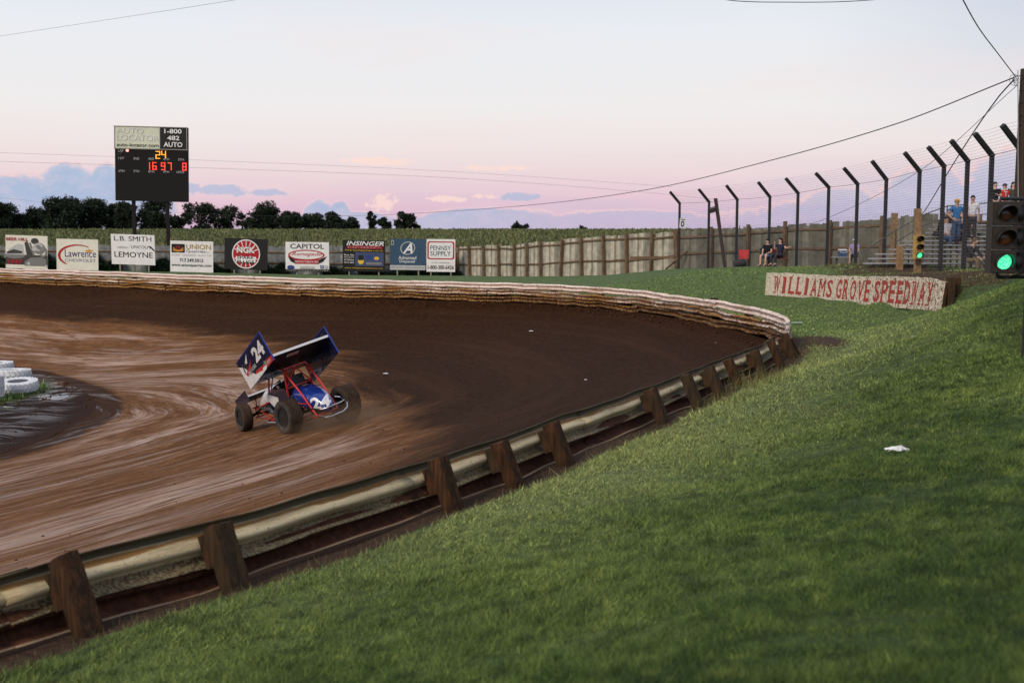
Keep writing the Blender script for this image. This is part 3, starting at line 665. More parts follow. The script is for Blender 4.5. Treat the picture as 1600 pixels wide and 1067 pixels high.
# ------------------------------------------------------------------ corn beyond the board fence
fence_line = [(-700, 424, 95, 385), (715, 430, 95, 385), (800, 432, 86, 384), (850, 432, 80, 378), (950, 430, 73, 369), (1010, 428, 69, 366), (1060, 424, 66, 362), (1150, 422, 62, 357), (1240, 421, 58, 350), (1330, 421, 55, 347), (1450, 421, 52, 335), (1800, 421, 50, 330)]
FL = [at(px, py, Y) for px, py, Y, tp in fence_line]; FLT = [at(px, tp, Y).z for px, py, Y, tp in fence_line]
fx = np.array([p.x for p in FL]); fy = np.array([p.y for p in FL])
mcorn, t = newmat('corn_leaves')
g = t.n('ShaderNodeNewGeometry').outputs['Random Per Island']; pos = t.n('ShaderNodeNewGeometry').outputs['Position']
n_ = t.noise(t.map(pos, (1, .25, 1)), .12, 4., .6)
c = t.ramp(g, [(0., (.045, .065, .026)), (.5, (.095, .125, .050)), (.85, (.16, .18, .08)), (1., (.28, .26, .15))])
c = t.mix(t.ss(n_, .35, .65, 0., .5), c, (.15, .155, .075))
principled(t, c, .85, 0., None, .15)
N = 230000; y = 64*(340/64)**(rng.random(N)**.9); x = (rng.random(N)*2-1)*.60*y
k_ = (y > np.interp(x, fx, fy)+2.5); x, y = x[k_], y[k_]; n = len(x)
base_z = CAMZ-Dout(x, y); hh = 2.05+.12*np.sin(x*.21)*np.sin(y*.13)+rng.normal(0, .10, n)
kind_ = rng.random(n); a = rng.random(n)*6.28; wd = np.maximum(.05, y*.0011)
l = np.c_[np.cos(a), np.sin(a)]*(.25+.35*rng.random(n))[:, None]; zt = np.where(kind_ < .25, hh+.22, hh-.15*rng.random(n)); z0_ = zt-np.where(kind_ < .25, .45, .5); l[kind_ < .25] *= .15
V = np.empty((n, 3, 3)); V[:, 0] = np.c_[x-np.sin(a)*wd, y+np.cos(a)*wd, base_z+z0_]; V[:, 1] = np.c_[x+np.sin(a)*wd, y-np.cos(a)*wd, base_z+z0_]; V[:, 2] = np.c_[x+l[:, 0], y+l[:, 1], base_z+zt]
V1 = V.reshape(-1, 3)
# standing front rows down to the ground
N = 60000; x = (rng.random(N)*2-1)*58; fyv = np.interp(x, fx, fy); y = fyv+2.5+rng.random(N)*3; bz = CAMZ-Dout(x, y); zz_ = rng.random(N)*1.9; a = rng.random(N)*6.28
V = np.empty((N, 3, 3)); V[:, 0] = np.c_[x-.05, y, bz+zz_]; V[:, 1] = np.c_[x+.05, y, bz+zz_]; V[:, 2] = np.c_[x+np.cos(a)*.5, y+np.sin(a)*.5, bz+zz_+.35]
Vc = np.concatenate([V1, V.reshape(-1, 3)])
tag(npmesh('corn_field', Vc, np.arange(len(Vc)).reshape(-1, 3), mcorn, 3), 'tall green corn filling the field behind the fences up to the horizon', 'corn', kind='stuff')
mcan, t = newmat('corn_canopy'); pos = t.n('ShaderNodeNewGeometry').outputs['Position']; n_ = t.noise(t.map(pos, (1, .4, 1)), 2.2, 6., .7)
principled(t, t.ramp(n_, [(.3, (.05, .06, .022)), (.6, (.12, .125, .05)), (.8, (.19, .17, .08))]), .9, 0., t.bump(n_, .3), .1)
yy = 60*(420/60)**np.linspace(0, 1, 130); uu = np.linspace(-.75, .75, 110)
X = uu[None]*yy[:, None]; Y_ = np.repeat(yy[:, None], 110, 1); X_ = X
fyv = np.interp(X_, fx, fy); Y2 = np.maximum(Y_, fyv+3.5); Zc = CAMZ-Dout(X_, Y2)+1.85+.05*np.sin(X_*1.7)*np.sin(Y2*.9)
tag(npmesh('corn_canopy', np.stack([X_, Y2, Zc], 2).reshape(-1, 3), quads(130, 110)[:, ::-1], mcan, 4, smooth=True), 'dense tops of the corn crop running back to the horizon', 'corn', kind='stuff')
# ------------------------------------------------------------------ far trees
mleaf, t = newmat('distant_foliage'); g = t.n('ShaderNodeNewGeometry').outputs['Random Per Island']
principled(t, t.ramp(g, [(0., (.010, .016, .012)), (.6, (.022, .034, .022)), (1., (.045, .060, .035))]), .9, 0., None, .1)
mbark = plain('tree_bark', (.035, .028, .024), .9)
TY = 330.
def tree(px, base, top, wpx, lab, dens=1., seed=0, Y=TY, trunkfrac=.22, gaps=.5):
    r_ = np.random.default_rng(seed); b = at(px, base, Y); b.z = CAMZ-float(Dout(np.array([b.x]), np.array([Y]))[0])+.2
    topz = at(px, top, Y).z; H = topz-b.z; Wt = wpx/F*Y/2*1.12
    root = thing('tree', b, lab, 'tree', 'trees along the field edge')
    mb = MB(); th_ = H*.03+.08; mb.tube([(0, 0, -.5), (.1, 0, H*.3), (-.1, .1, H*.6), (.1, 0, H*.85)], [th_, th_*.8, th_*.5, th_*.15], 7)
    for q_ in range(7):
        a = r_.random()*6.28; z1 = H*(.25+.5*r_.random()); mb.tube([(0, 0, z1), (Wt*.4*math.cos(a), Wt*.4*math.sin(a), z1+H*.12), (Wt*.75*math.cos(a), Wt*.75*math.sin(a), z1+H*.2)], [th_*.4, th_*.25, th_*.08], 5)
    mb.build('trunk', mbark, root, local=True)
    nb = int(46*max(dens,.5)); C_ = []
    for q_ in range(nb):
        a = r_.random()*6.28; rr = r_.random()**.55; zz = trunkfrac+(1-trunkfrac)*r_.random(); env = math.sqrt(max(.05, 1-((zz-.58)/.50)**2))
        C_.append((math.cos(a)*rr*Wt*env*.85, math.sin(a)*rr*Wt*env*.85, H*zz*.93, (.15+.15*r_.random())*min(H, 2*Wt)*(.95 if dens >= 1 else .72)))
    C_ = np.array(C_); nl = int(11000*dens*(1 if dens >= 1 else .8)); ci = r_.integers(0, nb, nl); d = r_.normal(0, 1, (nl, 3)); d /= np.linalg.norm(d, axis=1)[:, None]
    p = C_[ci, :3]+d*(C_[ci, 3]*(.45+.6*r_.random(nl)))[:, None]*np.array([1, 1, .75]); s_ = .20+.26*r_.random(nl)
    u = r_.normal(0, 1, (nl, 3)); v = r_.normal(0, 1, (nl, 3)); V = np.stack([p-u*s_[:, None]*.5, p+u*s_[:, None]*.5, p+v*s_[:, None]*.9], 1); V[..., 2] = np.maximum(V[..., 2], .1)
    o = npmesh('crown', V.reshape(-1, 3), np.arange(nl*3).reshape(-1, 3), mleaf, 3); o.parent = root
TL = [(2, 356, 319, 46, 'dark full crowned tree cut by the left edge of the view', 1.2, .05), (34, 357, 336, 34, 'low bushy tree in the dip beside the leftmost dark tree', 1., .0),
 (62, 357, 326, 36, 'middling dark tree just left of the tallest rounded tree at the left', 1., .0), (100, 357, 311, 64, 'tallest broad rounded tree left of the scoreboard', 1.6, .0),
 (147, 357, 312, 40, 'tree with a ragged notched top just left of the scoreboard', 1.2, .0), (176, 357, 321, 34, 'low tree filling the gap behind the left scoreboard edge', 1., .0),
 (196, 356, 316, 30, 'tree behind the left leg of the scoreboard', 1., .0), (240, 355, 310, 54, 'broad tree behind the right leg of the scoreboard', 1.3, .05), (276, 354, 338, 26, 'low bush like tree between the scoreboard tree and the airy tree', .7, .0),
 (312, 354, 315, 56, 'airy spreading tree with gaps just right of the scoreboard', .75, .12), (356, 354, 322, 46, 'thin leaved tree next to the airy spreading one', .55, .15),
 (413, 354, 318, 44, 'compact round tree standing above the low tree row', 1.2, .05), (392, 354, 340, 24, 'small tree left of the compact round tree', .6, .0), (452, 354, 333, 40, 'low wide tree right of the compact round tree', 1., .0),
 (490, 354, 335, 44, 'first low tree of the hedge under the small cloud', 1., .0), (524, 354, 335, 36, 'second low tree of the hedge under the small cloud', 1., .0), (550, 354, 341, 26, 'last and lowest tree at the right end of the hedge', .7, .0),
 (580, 354, 330, 16, 'slim tall tree standing on the crest of the field', .45, .1), (601, 354, 340, 22, 'small round tree between the slim tree and the open topped tree', .5, .05), (632, 354, 330, 32, 'open topped leaning tree last in the row at the right', .6, .25), (650, 356, 350, 14, 'tiny bush beside the open topped leaning tree', .3, .0),
 (811, 357, 349, 34, 'low dark bush far off on the corn horizon', .6, .0), (910, 357, 353, 16, 'smallest bush on the corn horizon', .3, .0)]
for k_, (px, ba, tp, w_, lab, de, tf) in enumerate(TL): tree(px, ba, tp, w_, lab, de, k_+3, trunkfrac=tf, Y=TY+(k_ % 3)*6-(10 if k_ < 8 else 0))
# ------------------------------------------------------------------ board fences
mgb = plain('grey_fence_boards', (.22, .235, .24), .85, 0, .25, 3., .2, island=.28)
mbr = plain('brown_fence_rail', (.15, .095, .055), .85, 0, .3, 2., .2, island=.2)
mtan = plain('tan_grey_fence_boards', (.33, .31, .255), .85, 0, .25, 2.2, .2, island=.38)
mdk = plain('dull_fence_boards', (.15, .145, .12), .85, 0, .25, 2.2, .2, island=.25)
mpost = plain('brown_fence_post', (.14, .09, .055), .88, 0, .3, 3., .2)
def seg_fence(root, pts, tops, bmat, rmat, step, railh, bw=.2, jag=.05, post_over=.05, seed=0, postmat=None, front=-1, lean=.03):
    rr = random.Random(seed); L = [0]
    for a, b in zip(pts, pts[1:]): L.append(L[-1]+(Vector((b.x-a.x, b.y-a.y))).length)
    def P(s_):
        for i in range(len(pts)-1):
            if s_ <= L[i+1] or i == len(pts)-2:
                f = (s_-L[i])/(L[i+1]-L[i]); p = pts[i].lerp(pts[i+1], f); return p, tops[i]*(1-f)+tops[i+1]*f, (pts[i+1]-pts[i])
    s_ = 0
    ns = max(1, round(L[-1]/step)); st = L[-1]/ns
    for q_ in range(ns):
        a = q_*st; mb = MB(); nb = int(st/bw); dh = rr.uniform(-.08, .08)
        for j in range(nb):
            p, tz, d = P(a+(j+.5)*st/nb); g_ = G(p.x, p.y); d = Vector((d.x, d.y, 0)).normalized(); nrm = Vector((-d.y, d.x, 0))
            h = tz-g_+.1+dh+rr.uniform(-jag, jag)
            if rr.random() < .03: h -= .35
            R = Matrix((d, nrm, Vector((0, 0, 1)))).transposed() @ Matrix.Rotation(rr.uniform(-.008, .008), 3, 'Y')
            mb.box((p.x+nrm.x*.06, p.y+nrm.y*.06, g_-.1+h/2), (st/nb-.008, .022, h), R)
        mb.build('fence_panel', bmat, root)
        p0, t0, d = P(a+.02); p1, t1, _ = P(a+st-.02); g0, g1 = G(p0.x, p0.y), G(p1.x, p1.y)
        dn = Vector((d.x, d.y, 0)).normalized(); nrm = Vector((-dn.y, dn.x, 0))*front*.06
        for rh in railh:
            j0, j1 = rr.uniform(-.06, .06), rr.uniform(-.06, .06); mb = MB()
            mb.beam(Vector((p0.x, p0.y, g0+(t0-g0)*rh+j0))+nrm*.2, Vector((p1.x, p1.y, g1+(t1-g1)*rh+j1))+nrm*.2, .10, .05, (dn.y, -dn.x, 0)); mb.build('fence_rail', rmat, root)
    for q_ in range(ns+1):
        p, tz, d = P(min(q_*st, L[-1])); g_ = G(p.x, p.y); dn = Vector((d.x, d.y, 0)).normalized(); nrm = Vector((-dn.y, dn.x, 0))*front
        lx = rr.uniform(-lean, lean); ov = rr.uniform(-.02, .1)+post_over
        mb = MB(); c0 = Vector((p.x, p.y, 0))+nrm*.13; mb.beam(c0+Vector((0, 0, g_-.2)), c0+dn*lx*3+Vector((0, 0, tz+ov)), .17, .15, nrm, .95); mb.build('fence_post', postmat or mpost, root)
r1_ = thing('board_fence', FL[1], 'long fence of grey vertical boards behind the row of advertising signs', 'fence')
seg_fence(r1_, [at(-420, 424, 95), at(0, 424, 95), FL[1]], [at(-420, 385, 95).z, at(0, 384, 95).z, at(715, 386, 95).z], mgb, mbr, 4.6, (.80, .40), .22, .07, .02, 3)
r2_ = thing('board_fence', FL[3], 'weathered tan and grey board fence with brown frames between signs and catch fence', 'fence')
seg_fence(r2_, FL[1:7], FLT[1:7], mtan, mpost, 2.65, (.90, .38), .21, .03, .05, 4, lean=.09)
r3_ = thing('board_fence', FL[8], 'tall dull board fence behind the catch fence and the bleachers', 'fence')
seg_fence(r3_, FL[6:], FLT[6:], mdk, mpost, 2.9, (.86, .45), .2, .06, .08, 5)
# brace on the middle fence
mb = MB(); mb.beam(at(985, 403, 67), at(1055, 402, 64.5), .07, .14); mb.build('brace_board', mpost, r2_)
mb = MB(); mb.beam(at(1040, 421, 65), at(1084, 385, 65.5), .07, .10); mb.build('brace_board', mpost, r2_)
# weeds in front of the left fence
Vv = []
mshrub, t = newmat('fence_shrubs'); g = t.n('ShaderNodeNewGeometry').outputs['Random Per Island']
principled(t, t.ramp(g, [(0., (.018, .032, .018)), (1., (.055, .085, .040))]), .9, 0., None, .1)
for px0, px1, ht, n_ in [(-60, 90, 1.7, 9000), (140, 185, 1.6, 3500), (235, 300, 1.7, 5000), (300, 360, 1.1, 3000), (410, 450, 1.4, 2600), (505, 545, 1.0, 1600), (560, 720, .5, 2600)]:
    px = rng.uniform(px0, px1, n_); Y = 93.9+rng.random(n_)*.9; x = (px-800)/F*Y; h = ht*(.55+.45*np.sin(x*.9+1)*np.sin(x*2.3))*rng.random(n_)**.8+.05; bz = CAMZ-Dout(x, Y)
    p = np.c_[x, Y, bz+h]; u = rng.normal(0, .11, (n_, 3)); v = rng.normal(0, .11, (n_, 3)); Vv.append(np.stack([p-u, p+u, p+v], 1).reshape(-1, 3))
Vv = np.concatenate(Vv); tag(npmesh('undergrowth', Vv, np.arange(len(Vv)).reshape(-1, 3), mshrub, 3), 'dark green undergrowth along the foot of the grey fence', 'undergrowth', kind='stuff')
# ------------------------------------------------------------------ advertising signs
def pc(name, rgb, rough=.55, **k): return plain(name, lin(*rgb), rough, 0, .06, 2., .3, **k)
WHT = pc('white_sign_paint', (226, 226, 228)); CRM = pc('cream_sign_paint', (222, 219, 208)); BLK = pc('black_sign_paint', (24, 25, 27)); RED = pc('red_sign_paint', (168, 28, 40)); NVY = pc('navy_lettering', (52, 50, 110))
SLT = pc('slate_blue_sign_paint', (52, 78, 104)); GRY = pc('grey_sign_print', (120, 120, 120)); LGR = pc('light_grey_print', (180, 182, 184)); DGR = pc('dark_grey_print', (62, 62, 62)); GLD = pc('gold_sign_paint', (200, 150, 60)); BLU = pc('blue_lettering', (40, 62, 130)); YEL = pc('yellow_sign_paint', (215, 180, 60))
mleg = plain('sign_leg', (.26, .24, .20), .8)
class Sign:
    """flat sign laid out in its own 0..1 coordinates (u right, v up)"""
    def __init__(s, x0, x1, yt, yb, Y, label, mat, drop=2., legs=(.22, .78), legb=None, name='billboard', cat='billboard', group='advertising signs along the fence', th=.06, skew=0.):
        a = at(x0, yt, Y); s.w = at(x1, yt, Y).x-a.x; s.h = a.z-at(x0, yb, Y).z; an = math.atan(drop/(x1-x0))
        R = Matrix.Rotation(an, 4, 'Y')
        g_ = G(a.x+s.w/2, Y); M = Matrix.Translation((a.x+s.w/2, Y, g_)); s.root = thing(name, None, label, cat, group, M)
        s.o = Vector((a.x, Y, a.z-s.h)); s.ax = Vector((math.cos(an), 0, -math.sin(an))); s.az = Vector((math.sin(an)+skew, 0, math.cos(an)))
        s.o = Vector((a.x, Y, a.z))-s.az*s.h; s.k = 0
        mb = MB(); mb.prism([(0, 0), (s.w, 0), (s.w, s.h), (0, s.h)], s.o+Vector((0, th, 0)), s.ax, s.az, th); mb.build('panel', mat, s.root)
        for l in legs:
            p = s.P(l, .1, -.0); mb = MB(); b = Vector((p.x, Y+th+.05, G(p.x, Y)-.2)); mb.beam(b, Vector((p.x, Y+th+.05, p.z+.4*s.h)), .10, .08, (0, 1, 0)); mb.build('leg', mleg, s.root)
    def P(s, u, v, lift=None):
        q_ = s.o+s.ax*(u*s.w)+s.az*(v*s.h); q_.y -= (.004+.003*s.k) if lift is None else lift; return q_
    def text(s, body, u0, v0, u1, v1, mat, bold=.02, shear=0., wave=None, name='lettering'):
        s.k += 1; mb = MB(); put_text(mb, body, lambda a, b: s.P(u0+(u1-u0)*a, v0+(v1-v0)*b+(wave(a, b) if wave else 0)), bold, shear); mb.build(name, mat, s.root)
    def poly(s, pts, mat, name='painted_shape'):
        s.k += 1; mb = MB(); mb.add([s.P(u, v) for u, v in pts], [tuple(range(len(pts)))]); return mb.build(name, mat, s.root)
    def rect(s, u0, v0, u1, v1, mat, name='painted_shape'): return s.poly([(u0, v0), (u1, v0), (u1, v1), (u0, v1)], mat, name)
    def ell(s, u, v, ru, rv, mat, ru2=None, rv2=None, a0=0, a1=360, name='painted_shape', du=0, dv=0, rot=0):
        s.k += 1; mb = MB(); n = 40; c_, s_ = math.cos(rot), math.sin(rot)
        def pt(A, B, ang, U=u, V_=v): x_, y_ = A*math.cos(ang)*s.w, B*math.sin(ang)*s.h; return s.P(U+(x_*c_-y_*s_)/s.w, V_+(x_*s_+y_*c_)/s.h)
        angs = [math.radians(a0+(a1-a0)*i/n) for i in range(n+1)]
        if ru2 is None: mb.add([pt(ru, rv, a) for a in angs], [tuple(range(n+1))])
        else:
            mb.add([pt(ru, rv, a) for a in angs]+[pt(ru2, rv2, a, u+du, v+dv) for a in angs], [(i, i+1, n+2+i, n+1+i) for i in range(n)])
        mb.build(name, mat, s.root)
SY = 92.5
s = Sign(8.5, 74, 367, 419, SY, 'faded black and white photo sign with red title, leftmost in the row', CRM, 2.2)
s.rect(.0, .12, 1., .42, DGR); s.ell(.22, .40, .24, .10, GRY); s.poly([(.0, .42), (.1, .6), (.3, .75), (.42, .72), (.45, .42)], LGR); s.poly([(.03, .5), (.2, .58), (.4, .52), (.4, .46), (.03, .44)], DGR)
s.poly([(.45, .78), (.52, .84), (.74, .16), (.55, .10)], DGR); s.poly([(.56, .78), (.60, .80), (.70, .42), (.66, .40)], GRY)
s.ell(.70, .84, .09, .09, DGR); s.ell(.80, .62, .15, .17, GRY); s.ell(.78, .66, .12, .12, LGR, .07, .07); s.ell(.90, .52, .09, .16, GRY, .05, .10); s.ell(.70, .60, .07, .06, LGR)
s.poly([(.45, .10), (.98, .10), (.98, .30), (.85, .36), (.6, .34), (.46, .22)], GRY); s.ell(.55, .16, .035, .05, LGR); s.ell(.97, .10, .02, .035, LGR)
s.text('BEER HILL', .02, .84, .54, .93, RED, .03); s.text('1947', .06, .13, .42, .28, RED, .03, .2)
s = Sign(88, 153, 373, 421.5, SY, 'white sign with a red swoosh over blue lettering, second from the left', CRM, 1.6, legs=(.3, .7))
s.ell(.50, .47, .47, .36, RED, .44, .33, 55, 232, du=.035, dv=-.012)
s.text('Lawrence', .20, .42, .95, .66, NVY, .008); s.text('CHEVROLET', .20, .27, .95, .37, pc('mauve_lettering', (120, 118, 150)), .004)
s.poly([(.68, .62), (.74, .60), (.75, .57), (.80, .57), (.81, .60), (.88, .63), (.88, .66), (.82, .66), (.81, .68), (.76, .68), (.75, .65), (.69, .65)], GLD, 'emblem')
s = Sign(173, 241, 365.5, 412.5, SY, 'white sign with three lines of black lettering and a torn right edge', WHT, 2.2, legs=(.18, .48, .84), skew=-.035)
s.text('L.B. SMITH', .07, .78, .93, .94, BLK, .012); s.text('LINCOLN', .46, .54, .90, .64, DGR, .004); s.text('LEMOYNE', .07, .24, .95, .42, BLK, .012)
s.ell(.26, .56, .14, .03, LGR); s.ell(.26, .59, .08, .02, LGR); s.poly([(.86, .63), (.90, .64), (1.0, .50), (.99, .46), (.94, .52)], BLK, 'tear')
s = Sign(266, 333, 376, 424.5, SY, 'white sign with a black square logo and phone number right of the scoreboard legs', WHT, 1.8, legs=(.25, .75))
s.rect(.03, .62, .34, .90, BLK, 'logo'); s.ell(.185, .78, .12, .10, pc('orange_sign_paint', (215, 130, 50)), .09, .065, 180, 360, 'logo'); s.ell(.185, .72, .13, .07, GLD, .10, .045, 180, 360, 'logo'); s.ell(.185, .80, .06, .03, RED, .04, .015, 0, 360, 'logo')
s.text('UNION', .37, .74, .95, .90, pc('olive_gold_lettering', (170, 138, 60)), .02); s.text('Quarries', .37, .62, .82, .72, GRY, .004); s.text('Inc.', .84, .63, .93, .69, LGR, .0)
s.text('STONE • CONCRETE • BLACKTOP', .03, .52, .96, .575, LGR, .0); s.text('717.249.5012', .22, .33, .77, .44, BLK, .015); s.text('www.unionquarries.com', .03, .16, .96, .27, BLK, .012)
s = Sign(351, 418.5, 371.5, 420, SY, 'black sign with a round red and white emblem', BLK, 2.6, legs=(.22, .82))
s.ell(.50, .50, .325, .47, WHT, name='emblem'); s.ell(.50, .50, .30, .435, RED, name='emblem')
for k_ in range(16):
    a = k_*math.pi/8; 
    if abs(math.sin(a)) > .35: s.poly([(.5+.10*math.cos(a-.05), .5+.15*math.sin(a-.05)), (.5+.29*math.cos(a-.035), .5+.42*math.sin(a-.035)), (.5+.29*math.cos(a+.035), .5+.42*math.sin(a+.035)), (.5+.10*math.cos(a+.05), .5+.15*math.sin(a+.05))], WHT, 'emblem_ray')
s.text('NGK', .29, .53, .71, .73, WHT, .05); s.rect(.27, .24, .73, .42, WHT, 'emblem_band'); s.text('SPARK', .30, .335, .70, .43, BLK, .03); s.text('PLUGS', .30, .20, .70, .30, BLK, .03)
s = Sign(446, 514, 378, 424, SY, 'white sign with black title over a red and black winged oval emblem', WHT, .8, legs=(.25, .75))
s.text('CAPITOL', .11, .77, .89, .94, BLK, .03); s.ell(.48, .56, .42, .18, RED, .38, .14, name='emblem'); s.ell(.48, .56, .38, .14, WHT, name='emblem'); s.text('Renegade', .14, .50, .84, .66, RED, .015, .35)
s.poly([(.18, .42), (.8, .42), (.76, .26), (.22, .26)], RED, 'emblem'); s.text('RACING FUELS & OILS', .22, .30, .76, .37, WHT, .01)
s.poly([(.05, .52), (.2, .42), (.24, .26), (.12, .34)], BLK, 'emblem'); s.poly([(.95, .52), (.78, .42), (.74, .26), (.86, .34)], BLK, 'emblem')
s.ell(.12, .14, .085, .07, BLU, name='badge'); s.rect(.33, .10, .66, .18, LGR, 'badge'); s.rect(.80, .11, .875, .22, BLU, 'badge'); s.text('f', .825, .12, .86, .21, WHT, .02); s.rect(.90, .11, .97, .22, LGR, 'badge')
s.rect(0, 0, 1, .085, BLK, 'strip'); s.text('CAPITOLRENEGADE.COM', .03, .015, .97, .07, WHT, .02)
s = Sign(535.5, 602, 375, 423.5, SY, 'black sign with a red stripe, yellow lines and a blue picture panel', BLK, 1.4, legs=(.15, .85))
s.text('INSINGER', .09, .83, .97, .97, WHT, .03, .25); s.rect(.10, .73, .93, .825, RED, 'stripe'); s.text('PERFORMANCE', .12, .74, .90, .81, WHT, .02, .25); s.text('THE #1 Race Fueling Dealer in the U.S.', .05, .64, .95, .70, YEL, .01)
s.rect(.30, .17, .97, .62, pc('blue_grey_print', (62, 74, 110)), 'picture'); s.ell(.43, .33, .07, .10, YEL, name='can'); s.rect(.37, .36, .49, .52, BLK, 'can'); s.ell(.80, .43, .06, .05, YEL, name='badge'); s.rect(.55, .40, .70, .52, BLU, 'picture_detail'); s.rect(.55, .22, .92, .30, GRY, 'picture_detail')
for v_ in (.50, .42, .34, .26): s.text(['Race Gas', 'Racing Fuel', 'Oils', 'Parts Available'][int((.5-v_)/.08+.01)], .04, v_, .27, v_+.05, WHT, .01)
s.text('www.insingerperformance.com', .05, .08, .95, .13, YEL, .01)
s = Sign(609.5, 665, 373, 421.5, SY, 'slate blue sign with a white letter in an oval, left of the last white sign', SLT, .8, legs=(.2, .8))
s.rect(0, 0, 1, .15, LGR, 'strip'); s.text('(800) 338-9571   AdvancedDisposal.com', .03, .05, .97, .10, SLT, .005); s.text('Advanced', .24, .34, .74, .45, WHT, .012); s.text('Disposal', .27, .21, .70, .32, WHT, .012)
s.ell(.50, .70, .21, .21, LGR, .185, .185, name='emblem', rot=.3); s.text('A', .36, .53, .64, .87, WHT, .04, .35); s.rect(.03, .80, .11, .95, LGR, 'badge'); s.rect(.045, .82, .095, .93, SLT, 'badge')
s = Sign(666.5, 711.5, 373.5, 424.5, SY, 'white sign with a red rounded frame, last on the right', WHT, .6, legs=(.15, .85))
def rr_pts(u0, v0, u1, v1, r): return [(u+r*.8*math.cos(a+k*math.pi/2), v+r*.6*math.sin(a+k*math.pi/2)) for k, (u, v) in enumerate([(u1-r*.8, v1-r*.6), (u0+r*.8, v1-r*.6), (u0+r*.8, v0+r*.6), (u1-r*.8, v0+r*.6)]) for a in (0, .5, 1., 1.57)]
s.poly(rr_pts(.03, .38, .97, .93, .1), RED, 'frame'); s.poly(rr_pts(.08, .415, .92, .895, .08), WHT, 'frame_inner')
s.text('PENNSY', .13, .66, .85, .80, SLT, .015); s.text('SUPPLY', .13, .49, .85, .63, SLT, .015); s.text('a crh company', .18, .25, .80, .31, GRY, .003); s.text('1-800-300-6426', .05, .08, .95, .20, BLK, .015)
# ------------------------------------------------------------------ scoreboard
SBY = 96.0
mcase = plain('black_scoreboard_case', (.014, .013, .014), .8, 0, .1, 3., .15); mdark = pc('charcoal_board_face', (38, 36, 38)); mbeige = pc('pale_green_panel', (205, 210, 190), .5); 
s = Sign(179, 292, 197, 313.5, SBY, 'tall black electronic scoreboard on two posts behind the signs', mcase, 2.6, legs=(), name='scoreboard', cat='scoreboard', group='', th=.5)
mb = MB(); mb.prism([(-.0, .0), (s.w*.626, 0), (s.w*.626, s.h*.292), (0, s.h*.292)], s.P(0, .708, .0)+Vector((0, .0, 0)), s.ax, s.az, .05); mb.build('header_panel', mbeige, s.root)
mb = MB(); mb.prism([(0, 0), (s.w*.372, 0), (s.w*.372, s.h*.292), (0, s.h*.292)], s.P(.63, .708, .0), s.ax, s.az, .05); mb.build('header_panel', BLK, s.root)
mb = MB()
for v_ in (.700, .998): mb.beam(s.P(-.01, v_, .06), s.P(1.01, v_, .06), .06, .07, (0, 1, 0))
for u_ in (0, .628, 1): mb.beam(s.P(u_, .70, .065), s.P(u_, .998, .065), .05, .05, (0, 1, 0))
mb.build('trim', pc('grey_metal_trim', (150, 150, 145)), s.root)
s.k = 18
s.text('AUTO', .03, .905, .40, .975, pc('pale_letter', (226, 228, 220)), .05); s.text('LOCATOR', .03, .81, .61, .885, pc('pale_letter', (226, 228, 220)), .05)
s.text('AUTO', .036, .902, .406, .972, LGR, .0); s.text('LOCATOR', .036, .807, .616, .882, LGR, .0)
s.text('auto-locator.com', .03, .728, .61, .775, BLK, .02)
s.text('1-800', .69, .915, .93, .975, WHT, .04); s.text('482', .73, .825, .90, .885, WHT, .04); s.text('AUTO', .68, .735, .94, .80, WHT, .04)
s.k = 1
lab_ = pc('small_grey_caption', (165, 165, 168))
s.text('LAP', .045, .655, .12, .685, lab_); s.text('TIME', .04, .615, .12, .645, lab_)
for i, w_ in enumerate(['1ST', '2ND', '3RD', '4TH', '5TH']): s.text(w_, .05+.207*i, .555, .13+.207*i, .585, lab_)
for i, w_ in enumerate(['6TH', '7TH', '8TH', '9TH', '10TH']): s.text(w_, .05+.207*i-(.02 if i == 4 else 0), .385, .13+.207*i, .415, lab_)
def lampmat(name, rgb, st):
    m, t_ = newmat(name); principled(t_, rgb, .5, 0, None, .3, rgb, st); return m
orange = lampmat('amber_lit_digits', (1., .42, .05), 1.3); redl = lampmat('red_lit_digits', (1., .06, .04), 1.6); redc = lampmat('red_lit_core', (1., .35, .30), 1.4)
SEG = {'0': 'abcdef', '1': 'bc', '2': 'abged', '3': 'abgcd', '4': 'fgbc', '5': 'afgcd', '6': 'afgedc', '7': 'abc', '8': 'abcdefg', '9': 'abcdfg'}
def digit(ch, u, v, w_, h_, mat):
    mb = MB(); k = .17
    R_ = {'a': (0, 1-k/2.0, 1, 1), 'd': (0, 0, 1, k/2), 'g': (0, .5-k/4, 1, .5+k/4), 'f': (0, .5, k, 1), 'b': (1-k, .5, 1, 1), 'e': (0, 0, k, .5), 'c': (1-k, 0, 1, .5)}
    for q_ in SEG[ch]:
        a, b, c_, d_ = R_[q_]; P_ = [s.P(u+w_*x_, v+h_*y_, .012) for x_, y_ in ((a, b), (c_, b), (c_, d_), (a, d_))]; mb.add(P_, [(0, 1, 2, 3)])
    mb.build('digit', mat, s.root)
digit('2', .565, .575, .062, .10, orange); digit('4', .645, .58, .062, .10, orange)
for ch, u in (('1', .43), ('6', .52), ('9', .64), ('7', .73), ('8', .935)): digit(ch, u, .425, .055, .10, redl)
s.ell(.175, .675, .022, .018, redc, name='lamp')
for px in (209, 261.5):
    p = at(px, 312, SBY+.3); mb = MB(); mb.beam((p.x, SBY+.25, G(p.x, SBY)-.3), (p.x, SBY+.25, p.z+.3), .26, .26); mb.build('post', plain('dark_steel_post', (.020, .016, .016), .85, 0, .1, 3., .1), s.root)
